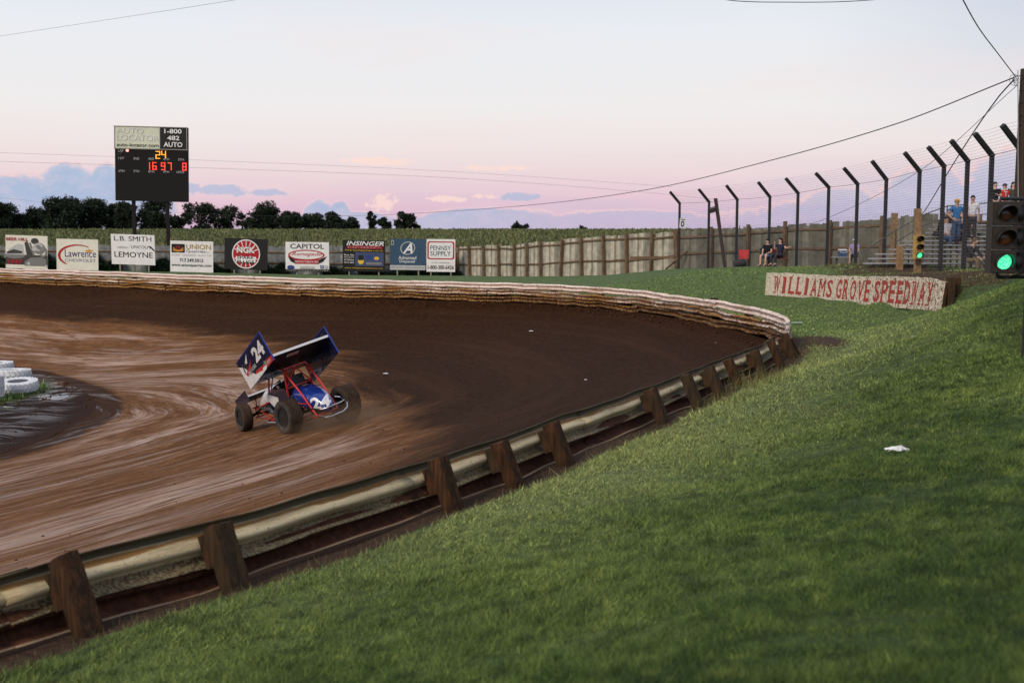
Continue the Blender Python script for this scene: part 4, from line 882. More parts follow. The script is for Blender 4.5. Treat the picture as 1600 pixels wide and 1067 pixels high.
# ------------------------------------------------------------------ catch fence
msteel = plain('black_steel', (.020, .019, .022), .6, .2, .2); mwire = plain('fence_wire', (.10, .10, .11), .5, .6)
cfp = [(1062, 61, 300), (1108, 59, 296), (1152, 56.6, 290), (1203, 54.5, 285), (1247, 52, 279), (1295, 49.5, 271), (1340, 47, 263), (1385, 44, 252), (1437, 40.8, 239), (1475, 38.7, 230), (1512, 36.4, 220), (1550, 34.3, 209), (1594, 31.8, 196), (1650, 29, 180)]
cf = thing('catch_fence', at(1340, 420, 47), 'high wire catch fence on black posts with bent tops above the bank', 'catch fence')
CP = []
bends = [318, 316, 312, 308, 302, 293, 288, 281, 268, 260, 252, 243, 233, 220]
for k_, ((px, Y, tp), bd) in enumerate(zip(cfp, bends)):
    b = at(px, bd, Y); tip = at(px-15-k_*1.05, tp, Y-.25); g_ = G(b.x, Y); b0 = Vector((b.x-.0, Y, g_-.3)); CP.append((b0, b, tip, g_))
    mb = MB(); mb.beam(b0, b+Vector((0, 0, .03)), .115, .115, (0, 1, 0)); mb.build('post', msteel, cf)
    mb = MB(); d = (tip-b).normalized(); mb.beam(b-d*.04+Vector((0, -.003, .0)), tip, .13, .13, (0, 1, 0)); mb.build('bent_arm', msteel, cf)
mb = MB()
for (b0, b, tip, g0), (c0, c1, ctip, g1) in zip(CP, CP[1:]):
    for q_ in range(36):
        f = q_/35
        p = Vector((b.x, b.y, g0+.1)).lerp(b, f)+Vector((-.07, -.03, 0)); r_ = Vector((c1.x, c1.y, g1+.1)).lerp(c1, f)+Vector((-.07, -.03, 0)); mid = (p+r_)/2+Vector((0, 0, -.015))
        mb.tube([p, mid, r_], .0035 if q_ < 35 else .012, 3, False)
    for q_ in range(1, 9):
        f = q_/8; p = b.lerp(tip, f); r_ = c1.lerp(ctip, f); mb.tube([p, (p+r_)/2+Vector((0, 0, -.02)), r_], .0035, 3, False)
    n = 17
    for q_ in range(n):
        f = (q_+.5)/n; lo = Vector((b.x, b.y, g0)).lerp(Vector((c1.x, c1.y, g1)), f)+Vector((-.07, -.03, 0)); hi = b.lerp(c1, f)+Vector((-.07, -.03, 0)); ti = tip.lerp(ctip, f); mb.tube([lo, lo.lerp(hi, .62)], .003, 3, False)
mb.build('wire_mesh', mwire, cf)
# small sign on the first post and leaning dark pole with a box
s = Sign(1062.5, 1071.5, 341, 356, 60.8, 'small white sign with a dark zero on the first catch fence post', WHT, .5, legs=(), name='sign', cat='sign', group='', th=.02)
s.ell(.5, .42, .30, .32, NVY, .14, .17); s.rect(.1, .82, .9, .92, GRY, 'strip')
pl_ = thing('pole', at(1130, 420, 58.5), 'leaning dark pole with a small box beside the second catch fence post', 'pole')
mb = MB(); g_ = at(1134, 421, 58.5); mb.beam(Vector((g_.x, 58.5, G(g_.x, 58.5)-.2)), at(1118, 310, 58.5), .16, .16, (0, 1, 0)); mb.build('mast', plain('brown_pole', (.04, .028, .022), .8), pl_)
mb = MB(); mb.box(at(1113.5, 329, 58.4), (.30, .16, .22), Matrix.Rotation(-.3, 3, 'Y')); mb.beam(at(1108, 326, 58.45), at(1121, 322, 58.45), .05, .05, (0, 1, 0)); mb.build('box', msteel, pl_)
# ------------------------------------------------------------------ painted wall sign on the bank
msw, t = newmat('dirt_splattered_white_wall'); pos = t.n('ShaderNodeNewGeometry').outputs['Position']
def splat(t, basec, amt):
    pos = t.n('ShaderNodeNewGeometry').outputs['Position']; a = t.noise(pos, 9., 4., .75); b = t.noise(pos, 22., 3., .7); sp3 = t.n('ShaderNodeSeparateXYZ'); t.L(pos, sp3.inputs[0])
    ea = t.ss(sp3.outputs[1], 42., 27., 0., .035)
    m_ = t.ss(t.m('ADD', t.m('ADD', t.m('MULTIPLY', a, .45), t.m('MULTIPLY', b, .55)), ea), amt, amt+.04)
    return t.mix(m_, basec, (.10, .055, .03)), a
c, a_ = splat(t, (.62, .55, .44), .535); principled(t, c, .8, 0., t.bump(a_, .02), .2)
msr, t = newmat('dirt_splattered_red_letters'); c, a_ = splat(t, (.36, .045, .04), .56); principled(t, c, .8, 0., None, .2)
ws = [(1193, 426, 461, 42.5), (1240, 427.5, 464, 39.9), (1290, 431, 469, 36.9), (1345, 432, 476, 33.9), (1400, 432.5, 481, 31.2), (1440, 434, 484, 29.4), (1470, 441, 487, 28.2)]
wall = thing('painted_wall', at(1345, 476, 33.9), 'cream painted board wall with big red lettering set into the grass bank', 'wall')
WT = [at(a, b, d)for a, b, c_, d in ws]; WB = [at(a, c_, d) for a, b, c_, d in ws]; WB[0] += Vector((.05, 0, 0))
def wl(f, v, lift=0.):
    q_ = f*(len(ws)-1); i = min(int(q_), len(ws)-2); f_ = q_-i; f_ = f_; b = WB[i].lerp(WB[i+1], f_); tp = WT[i].lerp(WT[i+1], f_)+Vector((.12, 0, 0)); 
    d = (WB[min(i+1, len(ws)-1)]-WB[i]); n_ = Vector((-abs(d.y), -abs(d.x)*.6, 0)).normalized(); return b.lerp(tp, v)+n_*lift
LX = [(a-1193)/(1470-1193) for a, *_ in ws]
def fx_(u): return float(np.interp(u, LX, np.linspace(0, 1, len(ws))))
mb = MB(); nn_ = 60; rag = random.Random(4); rg = [rag.uniform(-.015, .02) for _ in range(nn_+1)]
mb.grid([[wl(k_/nn_, v*(1+rg[k_]) if v > .9 else v, li) for v, li in ((0, 0), (1, 0), (1, -.08), (0, -.08), (0, 0))] for k_ in range(nn_+1)]); mb.build('board_face', msw, wall)
mb = MB(); e0, e1 = wl(1, 0, -.0), wl(1, 1, -.0); mb.add([e0, e1, wl(1, 1, -.08), wl(1, 0, -.08)], [(0, 1, 2, 3)]); mb.build('end_board', mwood, wall)
def letters(body, u0, u1, vlo, vhi):
    n = len(body); cw = (u1-u0)/n
    for i, ch in enumerate(body):
        if ch == ' ': continue
        a0 = u0+cw*(i+.14); a1 = u0+cw*(i+.90); mb = MB()
        if ch == 'I': a0 = u0+cw*(i+.32); a1 = u0+cw*(i+.72)
        put_text(mb, ch, lambda a, b: wl(fx_(a0+(a1-a0)*a), vlo+(vhi-vlo)*b, .006), .035)
        if ch in 'ILPERHWMAN':
            for (b0_, b1_) in ((-.02, .07), (.93, 1.02)): pass
        mb.build('letter', msr, wall)
        # slab serifs
        mb = MB()
        for vv in (vlo, vhi-.035):
            if ch in 'WILMNAPRDEY' and not (ch == 'A' and vv > .5): mb.add([wl(fx_(a), b, .004) for a, b in ((a0-cw*.10, vv), (a0+(a1-a0)*.45, vv), (a0+(a1-a0)*.45, vv+.05), (a0-cw*.10, vv+.05))], [(0, 1, 2, 3)])
        if mb.v: mb.build('letter_serif', msr, wall)
letters('WILLIAMS', .045, .385, .12, .84); letters('GROVE', .40, .595, .12, .86); letters('SPEEDWAY', .61, .945, .14, .86)
for px, py, Y, h in [(1476, 487, 28.3, .85), (1486, 484, 28.6, .8)]:
    p = at(px, py, Y); mb = MB(); mb.beam((p.x+.12, p.y, G(p.x, p.y)-.3), (p.x+.12, p.y, p.z+h), .17, .17, (0, 1, 0)); mb.build('post', mwood, wall)
# ------------------------------------------------------------------ traffic lights
mhy = plain('faded_brown_signal_housing', (.020, .0135, .008), .6, 0, .3, 9.); mhs = plain('small_signal_yellow', (.40, .26, .07), .6, 0, .25, 9.); mvis = plain('black_visor', (.012, .012, .013), .5)
mred = plain('unlit_red_lens', (.055, .020, .012), .25); mamb = plain('unlit_amber_lens', (.08, .03, .012), .25)
mgrn, t = newmat('lit_green_lens'); pos = t.n('ShaderNodeTexCoord').outputs['Object']; v_ = t.n('ShaderNodeTexVoronoi'); t.L(pos, v_.inputs[0]); v_.inputs['Scale'].default_value = 60.
cg = t.mix(t.ss(v_.outputs[0], .1, .6), (.35, 1., .62), (.03, .75, .32)); principled(t, cg, .3, 0, None, .5, cg, 1.25)
def signal(root, c, dia, pitch_, hm, yaw=0., lensmats=None, w=None):
    w = w or dia*1.35; R = Matrix.Rotation(yaw, 3, 'Z')
    for k_ in range(3):
        zc = (1-k_)*pitch_; mb = MB(); o = c+Vector((0, 0, zc))
        mb.box(o, (w, w*.62, pitch_*.975), R); mb.box(o+R @ Vector((0, -w*.32, 0)), (w*.93, .02, pitch_*.9), R); hs = mb.build('housing', hm, root)
        fr = R @ Vector((0, -1, 0)); mb = MB(); p0 = o+fr*(w*.33)
        mb.lathe([(dia*.53, 0), (dia*.53, .012), (dia*.47, .012), (dia*.47, 0)], p0, fr, 28); mb.build('lens_ring', mvis, root)
        mb = MB(); mb.lathe([(dia*.46, .004), (dia*.42, .018), (dia*.28, .035), (dia*.12, .042), (.002, .044)], p0, fr, 28); mb.build('lens', (lensmats or [mred, mamb, mgrn])[k_], root, smooth=True)
        mb = MB(); up_ = Vector((0, 0, 1)); sd = R @ Vector((1, 0, 0)); P_ = []; n = 22
        for i in range(n+1):
            a = math.radians(-35+250*i/n); rv = sd*math.cos(a)+up_*math.sin(a); L_ = dia*(.32+.55*max(0, math.sin(a)+.25)/1.25)
            P_.append([p0+rv*dia*.52, p0+rv*dia*.53+fr*L_+up_*-.01, p0+rv*dia*.505+fr*L_+up_*-.01, p0+rv*dia*.49])
        mb.grid(P_); mb.build('visor', mvis, root, smooth=True)
TLY = 13.6
big = thing('traffic_light', at(1564, 372, TLY), 'big dark three lamp traffic light glowing green at the right edge', 'traffic light')
signal(big, at(1565, 371.5, TLY), .200, .282, mhy, -.05, w=.295)
oth = at(1601, 371.5, TLY+.12); signal(big, oth, .215, .284, mvis, -1.35, [mred, mamb, mred], w=.28)
mb = MB(); tx = at(1612, 372, TLY+.25); g_ = G(tx.x, tx.y); mb.tube([(tx.x, tx.y, g_-.3), (tx.x, tx.y, tx.z+.75)], .06, 12); mb.build('post', msteel, big)
mb = MB(); a_ = at(1565, 371, TLY+.1); 
for dz in (.47, -.47): mb = MB(); mb.tube([(tx.x, tx.y, tx.z+dz), (a_.x, a_.y+.08, tx.z+dz), (a_.x, a_.y+.08, tx.z+dz*.9)], .022, 8); mb.build('bracket', msteel, big)
mb = MB(); mb.tube([(a_.x-.02, a_.y, a_.z-.44), (a_.x+.03, a_.y, a_.z-.50), (a_.x+.15, a_.y+.05, a_.z-.47), (tx.x, tx.y, tx.z-.40)], .008, 6); mb.build('cable', mvis, big)
sm = thing('traffic_light', at(1433, 430, 37.5), 'small yellow three lamp traffic light on a wooden post by the bleachers', 'traffic light')
signal(sm, at(1435, 386, 37.3), .20, .262, mhs, .05, w=.30)
p = at(1434, 430, 37.6); mb = MB(); mb.beam((p.x, 37.62, G(p.x, 37.6)-.2), at(1434, 326, 37.62), .19, .19, (0, 1, 0)); mb.build('post', plain('tan_wood_post', (.24, .15, .075), .8, 0, .3, 8.), sm)
# ------------------------------------------------------------------ bleachers
mal = plain('bleacher_plank_metal', (.42, .43, .44), .45, .5, .15); mfr = plain('bleacher_frame', (.09, .09, .095), .6, .4)
bl = thing('bleachers', at(1480, 416, 42), 'grey metal bleachers of ten rows rising behind the catch fence', 'bleachers')
x_right = at(1800, 400, 42).x; BR = []
for k_ in range(10):
    Y = 40.5+.62*k_; D = 1.26-.152*k_; px0 = [1350, 1358, 1368, 1390, 1405, 1408, 1440, 1446, 1452, 1458][k_]
    x0 = at(px0, 400, Y).x; z = CAMZ-D; BR.append((x0, Y, z)); mb = MB(); mb.box(((x0+x_right)/2, Y, z), (x_right-x0, .26, .045)); mb.build('seat_plank', mal, bl)
    if k_: mb = MB(); mb.box(((x0+x_right)/2, Y-.33, z-.19), (x_right-x0, .24, .03)); mb.build('foot_plank', mfr, bl)
for x in np.arange(at(1362, 400, 41).x, x_right, 1.8):
    mb = MB(); 
    top = max([b for b in BR if b[0] <= x+.01] or [BR[0]], key=lambda b: b[1]); g_ = G(x, 41)
    mb.beam((x, BR[0][1]-.1, BR[0][2]-.08), (x, top[1]+.1, top[2]-.08), .06, .07)
    for b in BR:
        if b[1] <= top[1]+.01: mb.beam((x, b[1], G(x, b[1])-.1), (x, b[1], b[2]-.04), .045, .045, (0, 1, 0))
    mb.build('support_frame', mfr, bl)
mb = MB(); xb0 = at(1362, 350, 46.6).x
RL = [(at(1345, 396, 41)), at(1400, 360, 43.5), at(1440, 337, 46.4), at(1480, 322, 46.6), at(1600, 313, 46.6), at(1750, 312, 46.6)]
mb.tube(RL, .022, 6); mb.tube([p-Vector((0, 0, .45)) for p in RL[1:]], .018, 6)
for p in RL[1:]: mb.tube([p, p-Vector((0, 0, 1.0))], .022, 6)
mb.build('handrail', mfr, bl)
def wood_post(px, yb, yt, Y, lab, w_=.2, grp=None):
    b = at(px, yb, Y); r = thing('wooden_post', (b.x, Y, G(b.x, Y)), lab, 'post', grp); mb = MB(); tp = at(px, yt, Y); g_ = G(b.x, Y)
    mb.beam((b.x, Y, g_-.2), (b.x, Y, tp.z), w_, w_, (0, 1, 0), .93); mb.build('shaft', plain('tan_wood_post', (.24, .15, .075), .8, 0, .3, 8.), r)
wood_post(1395, 422, 333, 48.5, 'tall tan wooden post behind the catch fence left of the bleachers', .24)
wood_post(1405, 421, 384, 39.6, 'short tan wooden post in front of the bleachers steps')
wood_post(1276, 420, 341, 50.5, 'wooden post standing against the tall fence behind the wide people chairs', .26) if 0 else None
# ------------------------------------------------------------------ utility pole and wires
up_ = thing('utility_pole', at(1604, 430, 30), 'dark wooden utility pole rising out of view at the right edge', 'utility pole')
p = at(1603, 160, 30); g_ = G(p.x, 30); mb = MB(); topz = at(1603, 108, 30).z
mb.tube([(p.x, 30, g_-.4), (p.x, 30, (g_+topz)/2), (p.x, 30, topz)], [.20, .185, .165], 16); mb.build('shaft', plain('creosote_pole', (.035, .022, .016), .85, 0, .3, 5.), up_, smooth=True)
mb = MB()
for py in (142, 161, 181, 196, 210, 240, 262): q_ = at(1596, py, 29.9); mb.tube([q_+Vector((-.06, 0, 0)), q_+Vector((.15, 0, 0))], .012, 6)
mb.build('step_bolts', msteel, up_)
anchor = at(1586, 120, 29.8); mb = MB(); rl = random.Random(2)
for q_ in range(5):
    c_ = anchor+Vector((rl.uniform(-.08, .05), rl.uniform(-.05, .05), rl.uniform(-.12, .05))); ra = rl.uniform(.05, .13)
    mb.tube([c_+Vector((ra*math.cos(a), .3*ra*math.sin(a*1.3), ra*1.1*math.sin(a)-.03*q_)) for a in np.linspace(0, 5.6, 18)], .006, 5)
mb.tube([anchor, at(1604, 118, 29.85)], .012, 6)
mb.build('wire_loops', mvis, up_)
mb = MB(); mb.tube([at(1590.5, 110, 29.8), at(1591, 320, 29.8)], .012, 6); mb.build('conduit', plain('pale_conduit', (.35, .35, .36), .5, .3), up_)
def wire(pts, r, lab, grp=None, sag=0):
    P_ = [at(*q) for q in pts]; C_, _ = cr([tuple(q[:2]) for q in P_], 2.) if 0 else (None, None)
    mb = MB(); Q = []; E_ = [P_[0]*2-P_[1]]+P_+[P_[-1]*2-P_[-2]]
    for i in range(1, len(E_)-2):
        a, b, c_, d = E_[i-1:i+3]; l0, l1, l2 = (b-a).length, (c_-b).length, (d-c_).length
        m0 = (c_-a)/(l0+l1)*l1; m1 = (d-b)/(l1+l2)*l1
        for f in np.linspace(0, 1, 10, endpoint=False): Q.append(b*(2*f**3-3*f*f+1)+m0*(f**3-2*f*f+f)+c_*(-2*f**3+3*f*f)+m1*(f**3-f*f))
    Q.append(P_[-1]); mb.tube(Q, r, 5); o = mb.build('overhead_cable', plain('black_cable', (.02, .018, .02), .6)); tag(o, lab, 'cable', grp)
wire([(1586, 121, 29.8), (1400, 194, 36), (1200, 252, 45), (1020, 295, 58), (850, 318.5, 78), (690, 331, 108), (560, 337, 145), (400, 337, 190), (200, 328, 240), (90, 318, 270), (-60, 303, 300)], .017, 'thick black cable sagging from the utility pole across the whole sky')
wire([(1585, 124, 29.8), (1560, 152, 31), (1519, 210, 35), (1478, 275, 40), (1446, 328, 45.5), (1438, 338, 46.5)], .018, 'twisted cable dropping steeply from the utility pole to the bleacher rail')
wire([(1586, 119, 29.8), (1560, 85, 27), (1530, 45, 24), (1500, -8, 20)], .012, 'thin wire rising from the utility pole out of the top edge')
wire([(1100, -6, 40), (1150, 2, 40), (1230, 4, 41), (1320, 3, 42), (1400, -3, 43), (1500, -14, 43)], .014, 'thin wire dipping into view along the top edge')
wire([(-20, 60, 60), (170, 31, 50), (370, 0, 42), (420, -9, 40)], .006, 'faint thin wire crossing the top left corner')
wire([(-20, 252, 200), (300, 262, 200), (700, 278, 210), (1000, 300, 230), (1120, 312, 240)], .018, 'upper of two faint distant power lines', None)
wire([(-20, 238, 205), (300, 250, 205), (700, 268, 215), (1050, 292, 235)], .016, 'uppermost faint distant power line high above the signs', None)
wire([(1590, 133, 29.9), (1440, 265, 36), (1300, 338, 44), (1250, 352, 50), (1180, 357, 58)], .008, 'thin guy wire slanting down behind the catch fence')
# ------------------------------------------------------------------ infield tyres
mty = plain('white_painted_rubber', (.66, .68, .70), .6, 0, .12, 8.); mtin = plain('tyre_inside', (.05, .055, .065), .7)
def tyre(px, py, Y, R_, W_, lab, tilt=0., lugs=26, twod=0.):
    b = at(px, py, Y); b.z = CAMZ-5.25+.02+.10*.6; root = thing('tractor_tyre', b, lab, 'tyre', 'white painted tyres marking the infield', Matrix.Translation(b) @ Matrix.Rotation(tilt, 4, 'X') @ Matrix.Rotation(twod, 4, 'Z'))
    mb = MB(); hw = W_/2
    mb.lathe([(R_*.55, 0.04*W_), (R_*.62, 0), (R_*.86, 0.02*W_), (R_*.96, .12*W_), (R_*.985, .35*W_), (R_*.985, .65*W_), (R_*.96, .88*W_), (R_*.86, .98*W_), (R_*.62, W_), (R_*.55, .96*W_), (R_*.53, .9*W_), (R_*.6, .8*W_), (R_*.8, .7*W_), (R_*.8, .3*W_), (R_*.6, .2*W_), (R_*.53, .1*W_)], n=48, closed=True); mb.build('carcass', mty, root, smooth=True, local=True)
    mb = MB()
    for k_ in range(lugs):
        for sd in (0, 1):
            a = 2*math.pi*(k_+.5*sd)/lugs; pts = []
            z0_, z1_ = (.0, .52) if sd == 0 else (1.0, .48)
            a1 = a+.10; rr = R_*1.0
            p0 = Vector((math.cos(a)*rr*.955, math.sin(a)*rr*.955, z0_*W_+(.02 if sd == 0 else -.02))); p1 = Vector((math.cos(a1)*rr, math.sin(a1)*rr, z1_*W_)); mb.beam(p0, p1, .05*R_/.6, .055, p0.normalized())
    mb.build('tread_lugs', mty, root, local=True)
    mb = MB(); mb.lathe([(R_*.535, .1*W_), (R_*.535, .9*W_)], n=40); m_ = mb.build('dark_hollow', mtin, root, local=True)
    return root
tyre(29.5, 611, 36.0, .59, .34, 'white painted tractor tyre lying flat, nearest to the track', .10)
tyre(17, 592, 38.6, .65, .37, 'white painted tractor tyre lying flat, behind the nearest one', -.04)
tyre(-6, 578, 40.8, .58, .36, 'white painted tyre half hidden behind the middle one', 0.)
tyre(-12, 622, 34.6, .34, .7, 'white painted tyre at the very left edge beside the nearest one', 0.)
# ------------------------------------------------------------------ litter
def litter(px, py, Y, w_, h_, lab, name='litter', mat=None, seed=1, flat=.35):
    p = at(px, py, Y); on = out_e(np.array([p.x]), np.array([p.y]))[0][0] > 0
    z = G(p.x, p.y) if on else track_ground(p.x, p.y); rr = random.Random(seed); mb = MB(); P_ = []
    for i in range(7):
        P_.append([Vector((p.x+(i/6-.5)*w_+rr.uniform(-.1, .1)*w_, p.y+(j/6-.5)*h_+rr.uniform(-.1, .1)*h_, z+.03*w_/.2+flat*w_*(rr.random()*.5+.6*math.sin(math.pi*i/6)*math.sin(math.pi*j/6)))) for j in range(7)])
    mb.grid(P_); o = mb.build(name, mat or plain('white_paper', (.75, .76, .78), .6), None, False); md = o.modifiers.new('t', 'SOLIDIFY'); md.thickness = .004
    tag(o, lab, 'litter', 'scraps of litter')
litter(1402, 729, 10.0, .19, .12, 'crumpled white paper bag lying on the near grass slope', seed=8, flat=.24)
litter(1431, 544, 21.5, .17, .08, 'pale flattened cup on the grass in the right of the view', seed=4, mat=plain('pale_green_paper', (.55, .72, .66), .6), flat=.15)
litter(1245, 497, 30.5, .28, .08, 'pale blue scrap on the grass above the corner of the guardrail', seed=5, mat=plain('pale_green_paper', (.55, .72, .66), .6), flat=.05)
litter(1271, 508, 29.5, .05, .05, 'tiny blue white scrap below the pale blue scrap', seed=6)
for k_, (px, py, D, w_, lab) in enumerate([(602, 549, 3.7, .14, 'white scrap on the dark dirt above the race car'), (830, 522, 3.5, .12, 'upright white scrap on dirt near the far rail'), (907, 510, 3.4, .12, 'white scrap on dirt under the middle of the far rail'), (1119, 536, 3.0, .12, 'long pale scrap on dirt near the corner of the rails'), (1120, 531, 3.0, .10, 'small pale scrap just behind the long one at the corner'), (275, 461, 3.1, .14, 'small white scrap under the far rail left of the car'), (345, 466, 3.1, .13, 'small white scrap under the far rail above the car'), (1119, 578, 3.1, .08, 'tiny white scrap beside the near rail corner'), (915, 588, 3.6, .06, 'tiny pale scrap in the middle of the dark dirt')]):
    g_ = gp(px, py, D); litter(px, py, g_.y, w_, .07, lab, seed=10+k_, flat=.3)
# ------------------------------------------------------------------ people
SK = [plain('skin_light', (.52, .33, .25), .6, 0, .05), plain('skin_tan', (.40, .24, .17), .6, 0, .05)]
def cloth(name, rgb): return plain(name, lin(*rgb), .85, 0, .15, 12., .2)
def skinobj(name, nodes, mat, parent, sub=2):
    """nodes: list of (x, y, z, radius, parent index); one continuous tapered surface"""
    me = bpy.data.meshes.new(name); me.from_pydata([n[:3] for n in nodes], [(n[4], i) for i, n in enumerate(nodes) if n[4] is not None], [])
    o = bpy.data.objects.new(name, me); COL.objects.link(o); o.parent = parent; me.materials.append(mat)
    md = o.modifiers.new('Skin', 'SKIN'); md.use_smooth_shade = True; md.use_x_symmetry = False
    sv = me.skin_vertices[0].data
    for i, n in enumerate(nodes): r_ = n[3]; sv[i].radius = (r_, r_) if not hasattr(r_, '__len__') else r_
    sv[0].use_root = True
    s_ = o.modifiers.new('Subsurf', 'SUBSURF'); s_.levels = sub; s_.render_levels = sub
    return o
def person(loc, yaw, pose, lab, shirt, trou, hair=(40, 30, 25), skin=0, cap=None, long_hair=False, arms=None, lean=.0, shorts=False, sleeve=.5, scale=1., shoes=(30, 28, 28), legs=None, group='spectators'):
    root = thing('person', loc, lab, 'person', group, Matrix.Translation(Vector(loc)) @ Matrix.Rotation(yaw, 4, 'Z') @ Matrix.Scale(scale, 4))
    V3 = Vector
    if pose == 'stand':
        pel = V3((0, 0, .95)); hips = [V3((s*.09, 0, .90)) for s in (-1, 1)]; kn = [V3((s*.10, -.02, .50)) for s in (-1, 1)]; an = [V3((s*.11, .02, .09)) for s in (-1, 1)]; toe = [V3((s*.13, -.15, .04)) for s in (-1, 1)]
    else:
        pel = V3((0, 0, .10)); hips = [V3((s*.10, -.02, .09)) for s in (-1, 1)]; kn = [V3((s*.14, -.44, .12)) for s in (-1, 1)]; an = [V3((s*.13, -.46, -.30)) for s in (-1, 1)]; toe = [V3((s*.14, -.62, -.35)) for s in (-1, 1)]
        if legs: 
            for i in (0, 1): kn[i] += V3(legs[0]); an[i] += V3(legs[1]); toe[i] += V3(legs[1])
    L_ = V3((0, -lean, 0)); ux = lambda h: pel+V3((0, -lean*h/.55, h*(1-.4*lean)))
    sp_, ch, nk, hd = ux(.22), ux(.42), ux(.56), ux(.69)+V3((0, -.015, 0)); top = hd+V3((0, .01, .07))
    sh = [ch+V3((s*.185, 0, .06)) for s in (-1, 1)]
    A_ = arms or ('down', 'down'); el = []; wr = []
    for i, s in enumerate((-1, 1)):
        a = A_[i]
        e, w = {'down': ((s*.05, .02, -.29), (s*.04, -.04, -.53)), 'lap': ((s*.05, -.06, -.27), (-s*.06, -.26, -.36)), 'fold': ((s*.06, -.05, -.27), (-s*.16, -.20, -.20)),
                'out': ((s*.24, -.08, -.14), (s*.46, -.12, -.10)), 'hip': ((s*.18, .05, -.24), (s*.02, -.08, -.42)), 'face': ((s*.03, -.15, -.22), (-s*.05, -.24, .05)), 'knee': ((s*.03, -.16, -.24), (s*.0, -.38, -.36)), 'wheel': ((s*.05, -.16, -.22), (-s*.03, -.38, -.14))}[a]
        el.append(sh[i]+V3(e)); wr.append(sh[i]+V3(w))
    N_ = []
    def nd(p, r_, par): N_.append((p[0], p[1], p[2], r_, par)); return len(N_)-1
    a = nd(pel, (.13, .10), None); b = nd(sp_, (.12, .09), a); c_ = nd(ch, (.14, .10), b); d = nd(nk, .055, c_); j1 = nd(nk+V3((0, -.02, .06)), .062, d); h1 = nd(hd, (.078, .095), j1); tp_ = nd(top, .055, h1); nd(top+V3((0, 0, .025)), .018, tp_)
    nd(hd+V3((0, -.105, -.01)), .014, h1)                                   # nose
    for s in (-1, 1): nd(hd+V3((s*.085, .01, 0)), .014, h1)                 # ears
    for i, s in enumerate((-1, 1)):
        q1 = nd(sh[i], .058, c_); q2 = nd(el[i], .042, q1); q3 = nd(wr[i], .030, q2); dr = (wr[i]-el[i]).normalized(); sd = dr.cross(V3((0, 0, 1)) if abs(dr.z) < .9 else V3((0, 1, 0))).normalized()
        pm = nd(wr[i]+dr*.06, (.036, .022), q3)
        for k_ in range(4):
            off = (k_-1.5)*.019; f1 = nd(wr[i]+dr*.105+sd*off, .010, pm); nd(wr[i]+dr*(.155-.008*abs(k_-1.3))+sd*off*1.1+V3((0, 0, -.02)), .007, f1)
        nd(wr[i]+dr*.07-sd*.05, .011, pm)
        k1 = nd(hips[i], .085, a); k2 = nd(kn[i], .058, k1); k3 = nd(an[i], .040, k2); nd(toe[i], .034, k3)
    skinobj('body', N_, SK[skin], root)
    T_ = []
    def nt2(p, r_, par): T_.append((p[0], p[1], p[2], r_, par)); return len(T_)-1
    a = nt2(pel+V3((0, 0, -.02)), (.155, .125), None); b = nt2(sp_, (.145, .115), a); c_ = nt2(ch, (.165, .12), b); nt2(ch.lerp(nk, .62), (.085, .075), c_)
    for i in (0, 1):
        q1 = nt2(sh[i], .075, c_); 
        if sleeve > .55: q2 = nt2(el[i], .056, q1); nt2(el[i].lerp(wr[i], .85), .042, q2)
        else: nt2(sh[i].lerp(el[i], .62), .064, q1)
    skinobj('shirt', T_, shirt, root)
    T_ = []; a = nt2(pel+V3((0, 0, -.01)), (.145, .118), None)
    for i in (0, 1):
        q1 = nt2(hips[i]+V3((0, 0, -.02)), .098, a)
        if shorts: nt2(hips[i].lerp(kn[i], .9), .082, q1)
        else: q2 = nt2(kn[i], .074, q1); nt2(kn[i].lerp(an[i], .92), .058, q2)
    skinobj('trousers', T_, trou, root)
    for i in (0, 1):
        T_ = []; q_ = nt2(an[i]+V3((0, .03, -.03)), .045, None); q2 = nt2(an[i].lerp(toe[i], .5)+V3((0, 0, -.01)), .046, q_); nt2(toe[i], .040, q2); skinobj('shoe', T_, cloth('shoe_%d' % sum(shoes), shoes), root)
    hm = cloth('hair_%d' % sum(hair), hair)
    def dome(mb, c_, rx, ry, rz, lo=-90, n=14, m_=8):
        P_ = [[Vector((c_[0]+rx*math.cos(math.radians(lo+(90-lo)*j/m_))*math.cos(2*math.pi*i/n), c_[1]+ry*math.cos(math.radians(lo+(90-lo)*j/m_))*math.sin(2*math.pi*i/n), c_[2]+rz*math.sin(math.radians(lo+(90-lo)*j/m_)))) for j in range(m_+1)] for i in range(n+1)]; mb.grid(P_)
    mb = MB(); dome(mb, hd+V3((0, .024, .030)), .090, .094, .098)
    if long_hair: dome(mb, nk+V3((0, .06, .03)), .095, .055, .17)
    mb.build('hair', hm, root, True, True)
    if cap is not None:
        mb = MB(); dome(mb, hd+V3((0, .008, .035)), .100, .108, .092, 0); dome(mb, hd+V3((0, -.115, .045)), .072, .085, .014); mb.build('cap', cap, root, True, True)
    return root
    T_ = []; q_ = nt2(hd+V3((0, .03, .03)), (.094, .096), None); qt = nt2(top+V3((0, .015, .0)), .066, q_); nt2(top+V3((0, .015, .035)), .022, qt)
    b_ = nt2(hd+V3((0, .06, -.05)), .065, q_)
    if long_hair: b2 = nt2(nk+V3((0, .07, .0)), .085, b_); nt2(ch+V3((0, .10, .0)), .07, b2)
    skinobj('hair', T_, hm, root)
    if cap is not None:
        T_ = []; q_ = nt2(hd+V3((0, .01, .05)), (.100, .102), None); qt = nt2(top+V3((0, .0, .012)), .066, q_); nt2(top+V3((0, 0, .045)), .022, qt); q2 = nt2(hd+V3((0, -.11, .055)), (.07, .014), q_); nt2(hd+V3((0, -.18, .04)), (.05, .010), q2); skinobj('cap', T_, cap, root)
    return root
